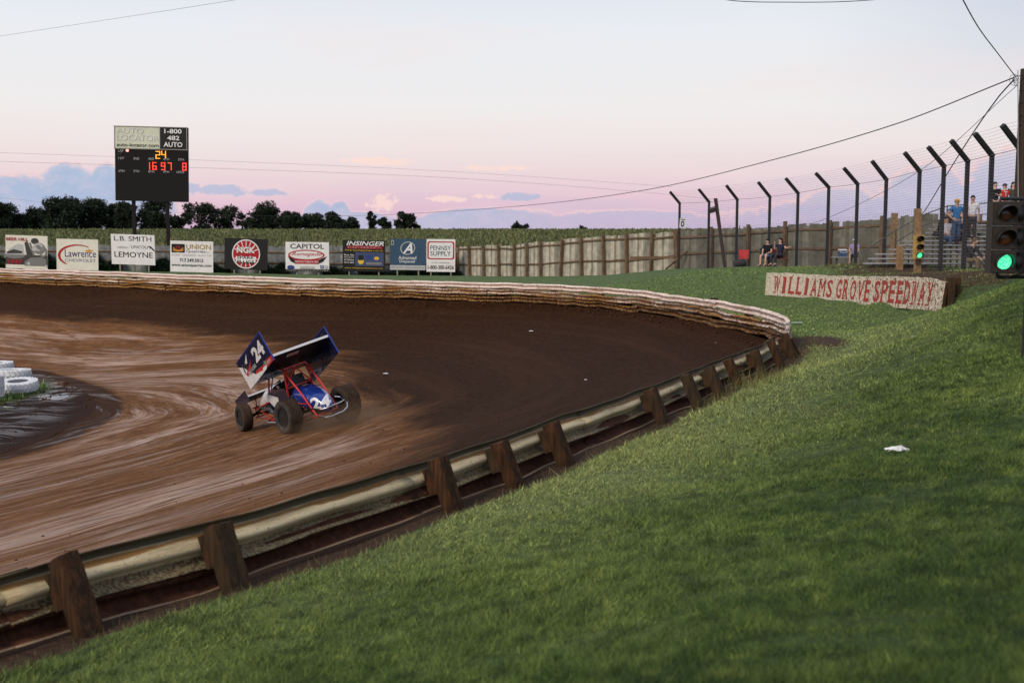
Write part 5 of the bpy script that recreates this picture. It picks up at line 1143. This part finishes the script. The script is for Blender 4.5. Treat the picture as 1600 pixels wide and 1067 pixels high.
C_blk = cloth('black_cloth', (28, 28, 32)); C_dk = cloth('charcoal_cloth', (50, 50, 55)); C_red = cloth('red_cloth', (190, 40, 35)); C_olv = cloth('olive_cloth', (66, 68, 58)); C_blu = cloth('blue_cloth', (45, 110, 170)); C_wht = cloth('white_cloth', (205, 205, 215))
C_jn = cloth('denim', (58, 78, 112)); C_tan = cloth('tan_cloth', (150, 125, 100)); C_kh = cloth('khaki_cloth', (120, 105, 85)); C_nvy = cloth('navy_cloth', (40, 44, 66)); C_lt = cloth('light_denim', (110, 140, 185)); C_lav = cloth('lavender_cloth', (160, 145, 195)); C_yel = cloth('yellow_cloth', (190, 140, 60))
def onrow(px, k_, dz=0., dy=0.): x0, Y, z = BR[k_]; return (at(px, 380, Y+dy).x, Y+dy, z+dz)
def on_foot(px, k_): x0, Y, z = BR[k_]; return (at(px, 380, Y-.33).x, Y-.33, z-.175)
# top platform behind the last row
mb = MB(); x0 = at(1530, 350, 46.9).x; mb.box(((x0+x_right)/2, 46.75, BR[9][2]-.02), (x_right-x0, .8, .04)); mb.build('top_walkway', mfr, bl)
topz_ = BR[9][2]
for px, sh_, lab, kw in [(1552.5, C_blk, 'standing dark haired person in a black shirt at the top of the bleachers', dict(arms=('down', 'fold'))),
        (1567.5, C_red, 'person in a red shirt with a white print and a dark cap atop the bleachers', dict(cap=C_dk, arms=('hip', 'hip'), scale=.96)),
        (1581, C_olv, 'woman with long dark hair standing right of the red shirt', dict(long_hair=True, arms=('down', 'out'), skin=0))]:
    p = at(px, 350, 46.9); r_ = person((p.x, 46.9, topz_), random.uniform(-.3, .3), 'stand', lab, sh_, C_dk, **kw)
    if sh_ is C_red:
        mb = MB(); put_text(mb, 'T', lambda a, b: Vector((-.07+.14*a, -.135, 1.22+.2*b)), .02); mb.build('shirt_print', C_wht, r_, local=True)
person(on_foot(1493, 5), .2, 'stand', 'man in a bright blue shirt and yellow cap standing on the bleachers', C_blu, C_jn, cap=C_yel, arms=('hip', 'hip'), skin=1)
person(on_foot(1517.5, 6), -.3, 'stand', 'person in a white T shirt standing on the upper bleachers', C_wht, C_dk, arms=('down', 'down'), hair=(30, 24, 22), skin=1)
person(onrow(1482.5, 7, .03), .1, 'sit', 'seated person in black below the blue shirted man', C_blk, C_blk, arms=('lap', 'lap'))
person(onrow(1466, 6, .03), .5, 'sit', 'person in black hunched forward left of the white shirted sitter', C_blk, C_dk, lean=.30, arms=('knee', 'knee'), hair=(90, 75, 60), sleeve=.9)
person(onrow(1478.5, 5, .03), .25, 'sit', 'seated person in a white shirt, dark cap and jeans', C_wht, C_jn, arms=('lap', 'lap'), cap=C_dk, skin=1)
person(onrow(1497, 5, .03), -.2, 'sit', 'seated person in a black T shirt right of the white shirted sitter', C_blk, C_blk, arms=('lap', 'fold'), skin=1)
person(onrow(1501, 7, .03), .5, 'sit', 'seated person in tan with a leg stretched across the bench', C_tan, C_tan, arms=('lap', 'knee'), hair=(110, 80, 55), legs=((-.05, -.1, .02), (-.15, -.25, .15)))
person(onrow(1514, 0, .03), .6, 'sit', 'person in dark clothes sitting on the lowest bleacher bench', C_dk, C_kh, arms=('knee', 'knee'), lean=.18, hair=(100, 80, 60), sleeve=.9)
person(onrow(1455, 6, .03), .2, 'sit', 'person in dark grey half hidden at the left end of the bleacher group', C_dk, C_dk, arms=('lap', 'lap'), lean=.15) if 0 else None
mfab = plain('red_chair_fabric', (.42, .035, .045), .8, 0, .1); mfabk = plain('dark_chair_fabric', (.03, .03, .035), .8)
def camp_chair(px, Y, yaw, lab, fab):
    x = at(px, 410, Y).x; g_ = G(x, Y); root = thing('camp_chair', None, lab, 'folding chair', 'folding chairs on the bank', Matrix.Translation((x, Y, g_)) @ Matrix.Rotation(yaw, 4, 'Z'))
    mb = MB(); mb.grid([[(-.24+.12*i, -.24+.12*j, .40-.03*math.sin(math.pi*i/4)) for j in range(5)] for i in range(5)]); o = mb.build('seat', fab, root, local=True); o.modifiers.new('t', 'SOLIDIFY').thickness = .012
    mb = MB(); mb.grid([[(-.24+.12*i, .25+.05*j/4+.02*math.sin(math.pi*i/4), .42+.11*j) for j in range(5)] for i in range(5)]); o = mb.build('backrest', fab, root, local=True); o.modifiers.new('t', 'SOLIDIFY').thickness = .012
    for s_ in (-1, 1):
        mb = MB(); mb.tube([(s_*.26, -.26, 0), (s_*.24, .26, .40), (s_*.25, .31, .88)], .012, 6); mb.build('leg', mfr, root, local=True)
        mb = MB(); mb.tube([(s_*.26, .30, 0), (s_*.25, -.26, .42), (s_*.26, -.27, .60)], .012, 6); mb.build('leg', mfr, root, local=True)
        mb = MB(); mb.tube([(s_*.27, -.28, .60), (s_*.27, .30, .62)], .018, 6); mb.build('armrest', mfabk, root, local=True)
    return root
camp_chair(1161, 55.5, -.3, 'empty red folding chair at the left end of the bank beside the fence post', mfab)
camp_chair(1200, 53.5, .5, 'dark folding chair under the person with bare legs', mfabk)
camp_chair(1219, 52.8, 1.0, 'red folding chair under the person stretching an arm out', mfab)
x = at(1200, 410, 53.5).x; person((x, 53.5, G(x, 53.5)+.42), -.75, 'sit', 'person in dark clothes and denim shorts sitting with bare legs forward', C_blk, C_lt, shorts=True, arms=('lap', 'lap'), lean=.06, group='spectators on the bank')
x = at(1219, 410, 52.8).x; person((x, 52.8, G(x, 52.8)+.42), -1.0, 'sit', 'dark haired person in navy stretching an arm toward the neighbour', C_nvy, C_dk, arms=('face', 'out'), long_hair=True, group='spectators on the bank')
x = at(1335, 405, 49.2).x; person((x, 49.2, G(x, 49.2)+.50), -.5, 'sit', 'small person in a lavender shirt and shorts on the low bench by a cooler', C_lav, C_jn, shorts=True, arms=('lap', 'lap'), lean=.1, scale=.85, cap=C_wht, group='spectators on the bank')
# low bench + cooler
b = at(1318, 413, 49.4); g_ = G(b.x, 49.4); bn = thing('bench', (b.x, 49.4, g_), 'low plank bench carrying a blue cooler left of the bleachers', 'bench'); zt = g_+.45
xa, xb = at(1299, 413, 49.4).x, at(1336, 413, 49.4).x; mb = MB(); mb.box(((xa+xb)/2, 49.3, zt), (xb-xa, .30, .05)); mb.build('seat', mal, bn)
for x_ in (xa+.2, xb-.2): mb = MB(); mb.beam((x_, 49.3, g_-.1), (x_, 49.3, zt-.02), .09, .09, (0, 1, 0)); mb.build('leg', mfr, bn)
xc = at(1316, 405, 49.3).x; co = thing('cooler', (xc, 49.3, zt+.03), 'small blue cooler with a white lid on the low bench', 'cooler'); mb = MB(); mb.box((xc, 49.3, zt+.03+.13), (.30, .24, .26), None, 1.08); mb.build('tub', pc('blue_plastic', (60, 90, 135)), co)
mb = MB(); mb.box((xc, 49.3, zt+.32), (.34, .27, .06), None, .9); mb.build('lid', WHT, co); mb = MB(); mb.tube([(xc-.17, 49.16, zt+.25), (xc-.1, 49.13, zt+.2), (xc+.1, 49.13, zt+.2), (xc+.17, 49.16, zt+.25)], .012, 6); mb.build('handle', WHT, co)
x = at(1156, 412, 55).x; g_ = G(x, 55); bg_ = thing('bag', (x, 55, g_), 'black duffel bag slumped against the left red folding chair', 'bag'); mb = MB()
mb.lathe([(.02, -.30), (.16, -.28), (.20, -.1), (.21, .1), (.17, .28), (.03, .31)], (x, 55, g_+.19), (1, .2, .1), 14); mb.build('body', mfabk, bg_, smooth=True); mb = MB(); mb.tube([(x-.15, 54.9, g_+.35), (x-.08, 54.85, g_+.52), (x+.08, 54.85, g_+.52), (x+.15, 54.9, g_+.35)], .012, 6); mb.build('handle', mfabk, bg_)
# ------------------------------------------------------------------ sprint car
navy = plain('navy_metallic_paint', (.010, .012, .045), .25, .2, .05, 3., .5, .8); royal = plain('royal_blue_paint', (.012, .040, .27), .22, .25, .1, 3., .5, .9); cwht = plain('glossy_white_paint', (.66, .67, .70), .3, 0, .05, 3., .5, .4)
under = plain('dark_wing_skin', (.016, .018, .026), .4, .3, .1, 3.); cred = plain('red_powder_coat', (.52, .022, .026), .28, .1, .05, 3., .5, .5); chrome = plain('chrome_tube', (.62, .62, .64), .16, 1., .03)
cblk = plain('black_chassis_metal', (.014, .014, .015), .45, .4); rim_m = plain('dark_wheel_metal', (.055, .06, .065), .35, .8); eng = plain('cast_engine_metal', (.10, .10, .105), .4, .8, .3, 8.); redp = plain('red_stripe_paint', (.45, .03, .03), .35)
mtyre, t = newmat('dusty_tyre_rubber'); pos = t.n('ShaderNodeTexCoord').outputs['Object']; r_ = t.noise(pos, 5., 5., .6)
principled(t, t.ramp(r_, [(.3, (.026, .018, .013)), (.7, (.070, .044, .029))]), .92, 0., t.bump(t.noise(pos, 30., 3., .6), .01), .15)
mwall, t = newmat('tyre_sidewall'); pos = t.n('ShaderNodeTexCoord').outputs['Object']; r_ = t.noise(pos, 6., 5., .6); principled(t, t.ramp(r_, [(.35, (.018, .018, .019)), (.75, (.075, .065, .058))]), .75, 0., None, .3)
Yc = min(np.linspace(20, 34, 400), key=lambda Y: abs(at(498, 666, Y).z-track_ground(at(498, 666, Y).x, Y))); pc_ = at(498, 666, Yc)
ang = math.radians(42); av = Vector((math.cos(ang), math.sin(ang), 0)); fv = Vector((-math.sin(ang), math.cos(ang), 0))
def tgz(p): return track_ground(p.x, p.y)
o_ = Vector((pc_.x, pc_.y, 0)); zc = tgz(o_); sf = (tgz(o_+fv*2.1)-zc)/2.1; sa = (tgz(o_+av*.8)-tgz(o_-av*.8))/1.6
X3 = (fv+Vector((0, 0, sf))).normalized(); Y3 = -(av+Vector((0, 0, sa))); Y3 = (Y3-X3*Y3.dot(X3)).normalized(); Z3 = X3.cross(Y3)
Mc = Matrix((X3, Y3, Z3)).transposed().to_4x4(); Mc.translation = Vector((pc_.x, pc_.y, zc+.005))
car = thing('race_car', None, 'blue, white and red winged dirt race car numbered 24 sliding round the turn', 'race car', None, Mc)
ROLL = math.radians(-9); Bm = Matrix.Translation((0, 0, .3)) @ Matrix.Rotation(ROLL, 4, 'X') @ Matrix.Rotation(math.radians(0), 4, 'Y') @ Matrix.Translation((0, 0, -.3))
def cb(mb, name, mat, parent=car, smooth=False, body=True):
    if body: mb.v = [Bm @ v for v in mb.v]
    return mb.build(name, mat, parent, smooth, local=True)
for (x_, y_, R_, W_, st, lab) in [(0, -.80, .412, .37, 0, 'wide right rear wheel'), (0, .74, .375, .33, 0, 'left rear wheel'), (2.12, -.70, .325, .25, -.18, None), (2.05, .74, .325, .24, -.18, None)]:
    w = bpy.data.objects.new('wheel', None); COL.objects.link(w); w.parent = car; w.location = (x_, y_, R_-.01); w.rotation_euler = (0, 0, st); s_ = 1 if y_ > 0 else -1
    if lab: w['label'] = lab
    mb = MB(); prof = [(R_*.56, -W_*.40), (R_*.62, -W_*.47), (R_*.80, -W_*.53), (R_*.93, -W_*.50), (R_*.985, -W_*.42), (R_, -W_*.2), (R_, W_*.2), (R_*.985, W_*.42), (R_*.93, W_*.50), (R_*.80, W_*.53), (R_*.62, W_*.47), (R_*.56, W_*.40)]
    mb.cur = 0; mb.lathe(prof[3:9], (0, 0, 0), (0, 1, 0), 48); mb.f = mb.f[:-2]; mb.mi = mb.mi[:-2]
    for side in (prof[:4], prof[8:]): mb.cur = 1; mb.lathe(side, (0, 0, 0), (0, 1, 0), 48); mb.f = mb.f[:-2]; mb.mi = mb.mi[:-2]
    mb.cur = 1; mb.lathe([prof[-1], prof[0]], (0, 0, 0), (0, 1, 0), 48); mb.f = mb.f[:-2]; mb.mi = mb.mi[:-2]
    mb.build('tyre', [mtyre, mwall], w, True, True)
    if W_ > .3:
        mb = MB()
        for k_ in range(34):
            a = k_*2*math.pi/34
            for j in (-.34, -.11, .12, .35): aa = a+(.09 if j in (-.11, .35) else 0); d_ = Vector((math.cos(aa), 0, math.sin(aa))); mb.beam(d_*(R_-.004)+Vector((0, (j-.09)*W_, 0)), d_*(R_-.004)+Vector((0, (j+.09)*W_, 0)), .045, .02, d_)
        mb.build('tread_blocks', mtyre, w, False, True)
    mb = MB(); fy = s_*W_*.42
    mb.lathe([(R_*.585, 0), (R_*.585, .02), (R_*.54, .02), (R_*.52, -.10), (R_*.30, -.16), (R_*.12, -.13), (.03, -.13)], (0, fy, 0), (0, s_, 0), 36); mb.build('rim', rim_m, w, True, True)
    mb = MB(); mb.lathe([(.05, -.16), (.05, -.02), (.035, .0), (.004, .0)], (0, fy, 0), (0, s_, 0), 16); mb.build('hub', chrome, w, True, True)
    mb = MB()
    for k_ in range(8): a = k_*math.pi/4; mb.lathe([(.018, -.135), (.018, -.10), (.004, -.10)], (math.cos(a)*R_*.33, fy, math.sin(a)*R_*.33), (0, s_, 0), 8)
    mb.build('bolt_ring', chrome, w, False, True)
# axles
mb = MB(); mb.tube([(0, -.75, .42), (0, .7, .39)], .035, 10); mb.lathe([(.04, -.12), (.13, -.08), (.13, .08), (.04, .12)], (0, 0, .40), (0, 1, 0), 16); cb(mb, 'rear_axle', cblk, body=False)
mb = MB(); mb.tube([(2.12, -.6, .33), (2.08, .64, .33)], .028, 10); cb(mb, 'front_axle', cblk, body=False)
mb = MB()
for s_ in (-1, 1): mb.tube([(2.1, s_*.5, .36), (1.75, s_*.33, .55)], .03, 8); mb.tube([(0.02, s_*.55, .42), (.25, s_*.36, .85)], .032, 8); mb.tube([(.02, s_*.6, .36), (1.0, s_*.36, .35)], .018, 8)
cb(mb, 'suspension_arms', cblk)
# frame and cage
def both(mb, pts, r_): 
    for s_ in (-1, 1): mb.tube([(p[0], s_*p[1], p[2]) for p in pts], r_, 8)
mb = MB(); both(mb, [(-.42, .20, .30), (0, .30, .24), (1.4, .33, .22), (2.3, .24, .26)], .020); both(mb, [(-.2, .26, .62), (.45, .33, .66), (1.35, .33, .68), (2.25, .24, .48)], .018)
both(mb, [(2.3, .24, .26), (2.32, .24, .50)], .018); both(mb, [(1.35, .33, .22), (1.35, .33, .68)], .018); both(mb, [(.45, .33, .22), (.45, .33, .66)], .018); both(mb, [(.45, .33, .22), (1.35, .33, .68)], .014); both(mb, [(1.35, .33, .22), (2.2, .25, .48)], .014)
for x_, z_ in ((2.3, .26), (2.32, .5), (1.35, .22), (.45, .22)): mb.tube([(x_, -.3, z_), (x_, .3, z_)], .018, 8)
cb(mb, 'frame', cred)
mb = MB(); both(mb, [(.45, .33, .64), (.40, .34, 1.02), (.36, .32, 1.40), (.40, .29, 1.45)], .022); mb.tube([(.40, -.30, 1.45), (.40, .30, 1.45)], .022, 8)
both(mb, [(.40, .29, 1.45), (.95, .28, 1.47), (1.10, .29, 1.38), (1.28, .32, .95), (1.35, .33, .68)], .022); mb.tube([(.97, -.28, 1.47), (.97, .28, 1.47)], .022, 8)
both(mb, [(.38, .32, 1.42), (-.05, .30, .92), (-.46, .28, .34)], .024)                # long rear braces down past the tail
mb.tube([(-.46, -.28, .34), (-.46, .28, .34)], .02, 8); both(mb, [(.42, .34, .95), (1.28, .33, .97)], .018); mb.tube([(.42, -.33, 1.0), (.42, .33, 1.0)], .018, 8); mb.tube([(.42, .33, 1.0), (.40, .0, 1.44)], .014, 8); mb.tube([(.42, -.33, 1.0), (.40, .0, 1.44)], .014, 8)
cb(mb, 'roll_cage', cred)
# tail tank
mb = MB(); P_ = []; TA, TB, TC = .80, .30, .27; tcx, tcz = .15, .70
def tank(u, v):   # u around 0..1, v 0 front .. 1 tail
    x_ = .34-1.0*v; e = max(0., 1-((v-.12)/.90)**2)**.5 if v > .12 else 1.; a = u*2*math.pi; w_ = TB*e; h_ = TC*e; zc_ = .72-.26*v*v
    ca, sa_ = math.cos(a), math.sin(a); k = 2/2.6
    return Vector((x_, w_*math.copysign(abs(ca)**k, ca), zc_+h_*math.copysign(abs(sa_)**k, sa_)))
mb.grid([[tank(i/36, 1-(1-j/26)**1.7) for j in range(27)] for i in range(37)]); tk = cb(mb, 'tail_tank', royal, smooth=True)
def tank_back(y_, z_):
    lo, hi = -.66, .34
    best = None
    for v in np.linspace(.3, .9995, 1400):
        e = max(0., 1-((v-.12)/.90)**2)**.5; zc_ = .72-.26*v*v
        if (abs(y_)/(TB*e+1e-6))**2.6+(abs(z_-zc_)/(TC*e+1e-6))**2.6 <= 1: best = v
    v = best if best else .3; return Vector((.34-1.0*v-.016, y_, z_))
from mathutils.bvhtree import BVHTree
_bv = BVHTree.FromPolygons([v.co[:] for v in tk.data.vertices], [tuple(q_.vertices) for q_ in tk.data.polygons])
_dd = (Bm.to_3x3() @ Vector((-.80, .60, .12))).normalized(); _hh = (Bm.to_3x3() @ Vector((-.60, -.80, 0))).normalized(); _zz = _hh.cross(-_dd).normalized(); _cc = Bm @ Vector((-.42, .07, .60))
if _zz.z < 0: _zz = -_zz
def on_tank(a, b, lift=.008):
    p = _cc+_hh*((a-.5)*.46)+_zz*((b-.5)*.28)+_dd; h_, n_, i_, d_ = _bv.ray_cast(p, -_dd)
    return (h_+_dd*lift) if h_ is not None else p-_dd*1.15
mb = MB(); put_text(mb, '24', on_tank, .06, 0., 4); cb(mb, 'number', cwht, tk, body=False)
mb = MB(); mb.grid([[tank(u, v)*1.0+Vector((0, -.004, .004)) for v in np.linspace(.5, .93, 10)] for u in np.linspace(.63+.25, .70+.25, 5)]); cb(mb, 'stripe', cwht, tk, True)
mb = MB(); mb.lathe([(.05, 0), (.05, .03), (.02, .045)], (.05, .08, 1.0), (0, 0, 1), 14); cb(mb, 'fuel_cap', chrome, tk, True)
mb = MB(); mb.tube([(-.35, .30, .52), (-.66, .28, .50), (-.78, .18, .50), (-.78, -.22, .50), (-.70, -.36, .50), (-.52, -.40, .56), (-.42, -.32, .60)], .017, 8); mb.tube([(-.42, .27, .34), (-.72, .24, .30), (-.80, .14, .29), (-.80, -.20, .29), (-.72, -.38, .33), (-.70, -.42, .44)], .019, 8); cb(mb, 'rear_bumper', chrome)
mb = MB(); mb.tube([(.45, .33, .30), (.55, .62, .28), (1.2, .64, .28), (1.4, .34, .30)], .018, 8); mb.tube([(.45, -.33, .30), (.55, -.60, .28), (1.1, -.62, .28), (1.3, -.34, .30)], .018, 8); cb(mb, 'side_bar', chrome)
# body panels
mb = MB()
def panel(s_): 
    mb.prism([(.30, .58), (.48, 1.02), (1.02, .98), (1.30, .90), (1.34, .52), (.8, .40), (.36, .42)], (0, s_*.365, 0), (1, 0, 0), (0, 0, 1), .012)
panel(1); panel(-1); bp = cb(mb, 'side_panel', navy)
mb = MB(); mb.prism([(.86, .80), (1.30, .885), (1.32, .72), (1.1, .55), (.86, .62)], (0, .372, 0), (1, 0, 0), (0, 0, 1), -.008); mb.prism([(.36, .46), (.55, .42), (.75, .60), (.45, .62)], (0, .372, 0), (1, 0, 0), (0, 0, 1), -.008); cb(mb, 'paint_patch', cwht, bp)
mb = MB(); P_ = []
for x_, w_, z0_, h_ in [(1.28, .34, .88, .26), (1.6, .33, .85, .24), (1.95, .26, .70, .22), (2.25, .18, .56, .16), (2.42, .10, .50, .08)]: P_.append([(x_, w_*math.cos(a), z0_-.1+h_*math.sin(a)*1.0) for a in np.linspace(-.4, math.pi+.4, 15)])
mb.grid(P_); cb(mb, 'hood', cwht, smooth=True)
mb = MB(); mb.box((1.45, 0, .50), (.55, .34, .34)); mb.beam((1.3, .22, .72), (1.75, .22, .72), .12, .12, (0, .5, 1)); mb.beam((1.3, -.22, .72), (1.75, -.22, .72), .12, .12, (0, .5, 1)); mb.lathe([(.07, 0), (.07, .2), (.05, .22)], (1.4, 0, .8), (0, 0, 1), 14); cb(mb, 'engine', eng)
mb = MB()
for k_ in range(4): mb.tube([(1.32+.13*k_, .24, .62), (1.30+.13*k_, .40, .55), (1.1, .43, .45)], .022, 8)
mb.tube([(1.25, .43, .46), (.75, .46, .42), (.45, .46, .42)], .04, 10); cb(mb, 'exhaust_pipe', eng)
mb = MB(); mb.prism([(.42, .40), (.44, .95), (.52, 1.22), (.58, 1.22), (.60, .5), (1.0, .44), (1.0, .36)], (0, .22, 0), (1, 0, 0), (0, 0, 1), -.44 if 0 else .44); cb(mb, 'seat', cblk)
mb = MB(); mb.lathe([(.13, -.012), (.145, 0), (.13, .012)], (1.0, 0, .92), (.9, 0, .35), 24); cb(mb, 'steering_wheel', cblk)
# top wing
tw = bpy.data.objects.new('top_wing', None); COL.objects.link(tw); tw.parent = car
PH = math.radians(26); XR, ZR = -.12, 1.90; cf_, sf_ = math.cos(PH), math.sin(PH)
cdir = Vector((cf_, 0, -sf_)); ndir = Vector((sf_, 0, cf_)); wo_ = Vector((XR, 0, ZR)); CH = 1.52
def wp(c_, y_, n_): return wo_+cdir*c_+ndir*n_+Vector((0, y_, 0))
def foil(mb, y0, y1, chord, base, cd, nd_, th=.05, camber=.07, k=18):
    top = []; bot = []
    for i in range(k+1):
        u = i/k; cam_ = -camber*math.sin(math.pi*u*.9); tk_ = th*(u**.6)*(1-u)**.35*1.6 if 0 < u < 1 else 0
        top.append((u, cam_+tk_*.6)); bot.append((u, cam_-tk_*.4))
    pr = top+bot[::-1][1:-1]; P_ = []
    for y_ in (y0, y1): P_.append([base+cd*(a*chord)+nd_*b+Vector((0, y_, 0)) for a, b in pr])
    n = len(pr); mb.add(P_[0]+P_[1], [(i, (i+1) % n, (i+1) % n+n, i+n) for i in range(n)]+[tuple(range(n-1, -1, -1)), tuple(range(n, 2*n))])
mb = MB(); foil(mb, -.76, .76, CH, wo_, cdir, ndir); cb(mb, 'center_foil', under, tw)
mb = MB(); mb.box((0, 0, 0), (.02, 1.52, .055), Matrix.Rotation(PH, 3, 'Y')); mb.v = [v+wp(-.012, 0, .012) for v in mb.v]; cb(mb, 'trailing_strip', cwht, tw)
mb = MB(); mb.box((0, 0, 0), (.02, 1.50, .03), Matrix.Rotation(PH, 3, 'Y')); mb.v = [v+wp(CH*.62, 0, -.10) for v in mb.v]; cb(mb, 'cross_tube', chrome, tw)
def board(y_, n0, n1, out, mat, nm='side_board'):
    mb = MB(); o0 = wp(0, y_, 0); mb.prism([(-.03, n0), (CH+.03, n0), (CH+.03, n1), (-.03, n1)], o0, cdir, ndir, .014*(-out)); b_ = cb(mb, nm, mat, tw)
    mb = MB(); 
    for (a, b) in (((-.03, n0), (-.03, n1)), ((-.03, n1), (CH+.03, n1))): mb.beam(o0+cdir*a[0]+ndir*a[1], o0+cdir*b[0]+ndir*b[1], .028, .028, (0, 1, 0))
    cb(mb, 'edge_trim', royal, tw); return b_
nL0, nL1 = -.10, .62; nR0, nR1 = -.46, .24
lb = board(.775, nL0, nL1, 1, navy); rb = board(-.775, nR0, nR1, -1, navy)
def LB(U, V, l=.012): return wp(CH+.03-(CH+.06)*U, .775+l+.003, nL0+(nL1-nL0)*V)     # U: 0 front .. 1 rear
def lpoly(pts, mat, nm, l=.012): mb = MB(); mb.add([LB(u, v, l) for u, v in pts], [tuple(range(len(pts)))]); return cb(mb, nm, mat, tw)
lpoly([(.005, .01), (.62, .01), (.66, .05), (.52, .14), (.36, .20), (.28, .36), (.20, .50), (.16, .66), (.005, .84)], cwht, 'white_paint')
lpoly([(.36, .20), (.52, .13), (.66, .04), (.995, .01), (.995, .18), (.82, .22), (.62, .20), (.42, .26)], redp, 'red_flash', .014)
lpoly([(.56, .01), (.72, .01), (.78, .10), (.64, .13)], cwht, 'sponsor_patch', .017); lpoly([(.70, .14), (.76, .10), (.82, .20), (.74, .26)], pc('green_grey_print', (110, 125, 105)), 'sponsor_patch', .018)
def ltext(body, u0, v0, u1, v1, mat, bold=.03, shear=0., l=.02): mb = MB(); put_text(mb, body, lambda a, b: LB(u0+(u1-u0)*a, v0+(v1-v0)*b, l), bold, shear); cb(mb, 'lettering', mat, tw)
ltext('24', .55, .40, .93, .86, cwht, .09); ltext('MOTORS', .20, .34, .50, .46, cwht, .05, .1, .021); ltext('MOTORS', .195, .32, .505, .48, cblk, .10, .1, .0195); ltext('MPI', .80, .06, .93, .15, cwht, .04)
ltext('M', .10, .50, .26, .80, GRY, .02, .2); ltext('M', .115, .52, .245, .76, BLK, .0, .2, .021); lpoly([(.22, .72), (.40, .92), (.30, .68)], cwht, 'white_flash', .018); lpoly([(.10, .46), (.30, .56), (.44, .66), (.34, .50), (.14, .36)], redp, 'red_flash', .017)
# underside sticker facing the rear
mb = MB(); mb.add([wp(c_, y_, -.012-.07*math.sin(math.pi*c_/CH*.9)-.02) for c_, y_ in ((.10, .34), (.10, .02), (.22, .02), (.22, .34))], [(0, 1, 2, 3)]); cb(mb, 'sticker', cwht, tw)
mb = MB(); mb.add([wp(c_, y_, -.012-.07*math.sin(math.pi*c_/CH*.9)-.024) for c_, y_ in ((.13, .30), (.13, .05), (.18, .05), (.18, .30))], [(0, 1, 2, 3)]); cb(mb, 'sticker_lettering', pc('orange_print', (210, 80, 40)), tw)
mb = MB()
for s_ in (-1, 1):
    for c_, q_ in ((.45, (.45, .28, 1.44)), (1.1, (1.02, .28, 1.42)), (1.25, (1.35, .33, .7))): mb.tube([wp(c_, s_*.30, -.09), (q_[0], s_*q_[1], q_[2])], .013, 6)
    mb.tube([wp(.10, s_*.74, .14), wp(.35, s_*.45, -.06)], .008, 6); mb.tube([wp(.55, s_*.30, -.09), wp(1.1, -s_*.02, -.16)], .010, 6)
cb(mb, 'wing_struts', cblk, tw)
# nose wing
nw = bpy.data.objects.new('nose_wing', None); COL.objects.link(nw); nw.parent = car
b0 = Vector((2.05, 0, .86)); ph = math.radians(20); cd2 = Vector((math.cos(ph), 0, -math.sin(ph))); nd2 = Vector((math.sin(ph), 0, math.cos(ph)))
mb = MB(); foil(mb, -.46, .50, .62, b0, cd2, nd2, .03, .05); cb(mb, 'center_foil', under, nw)
mb = MB(); mb.box((0, 0, 0), (.018, .94, .04), Matrix.Rotation(ph, 3, 'Y')); mb.v = [v+b0+Vector((-.01, .02, .012)) for v in mb.v]; cb(mb, 'trailing_strip', cwht, nw)
for y_, n0, n1 in ((.51, -.12, .16), (-.47, -.20, .12)): mb = MB(); mb.prism([(-.03, n0), (.66, n0), (.66, n1*.8), (-.03, n1)], b0+Vector((0, y_, 0)), cd2, nd2, .012); cb(mb, 'side_board', navy, nw)
mb = MB(); both(mb, [(2.3, .2, .5), (2.25, .2, .76)], .012); cb(mb, 'wing_struts', cblk, nw)
# driver
dM = Mc @ Bm @ Matrix.Translation((.72, 0, .52)) @ Matrix.Rotation(math.pi/2, 4, 'Z')
dr = person((0, 0, 0), 0, 'sit', 'race driver in a dark suit strapped in the cockpit of the race car', C_blk, C_blk, arms=('wheel', 'wheel'), sleeve=.9, group=None); dr.matrix_world = dM; WM[dr] = dM
mb = MB(); mb.lathe([(.03, -.15), (.10, -.135), (.135, -.05), (.14, .03), (.115, .10), (.06, .145), (.004, .155)], (0, -.01, .80), (0, 0, 1), 20); mb.build('helmet', plain('orange_helmet', (.30, .10, .04), .3, 0, .4, 14.), dr, True, True)
# dust thrown up behind the rear wheels
md_, t = newmat('dust'); t.t.nodes.clear(); pv = t.n('ShaderNodeVolumePrincipled'); oo = t.n('ShaderNodeOutputMaterial'); t.L(pv.outputs[0], oo.inputs['Volume'])
oc = t.n('ShaderNodeTexCoord').outputs['Object']; ln = t.n('ShaderNodeVectorMath', operation='LENGTH'); t.L(oc, ln.inputs[0]); nn = t.noise(oc, 2.6, 4., .65)
dens = t.m('MULTIPLY', t.ss(t.m('ADD', ln.outputs['Value'], t.m('MULTIPLY', t.m('SUBTRACT', nn, .5), .9)), 1., .15), .65); t.put(pv.inputs['Density'], dens); pv.inputs['Color'].default_value = (.50, .33, .21, 1)
mb = MB(); mb.lathe([(.05, -1), (.6, -.8), (.92, -.4), (1, 0), (.92, .4), (.6, .8), (.05, 1)], n=20); du = mb.build('dust_cloud', md_); tag(du, 'thin brown dust kicked up around the rear wheels of the race car', 'dust', kind='stuff')
du.matrix_world = Mc @ Matrix.Translation((-.55, -.15, .12)) @ Matrix.Diagonal((1.3, 1.7, .50, 1))
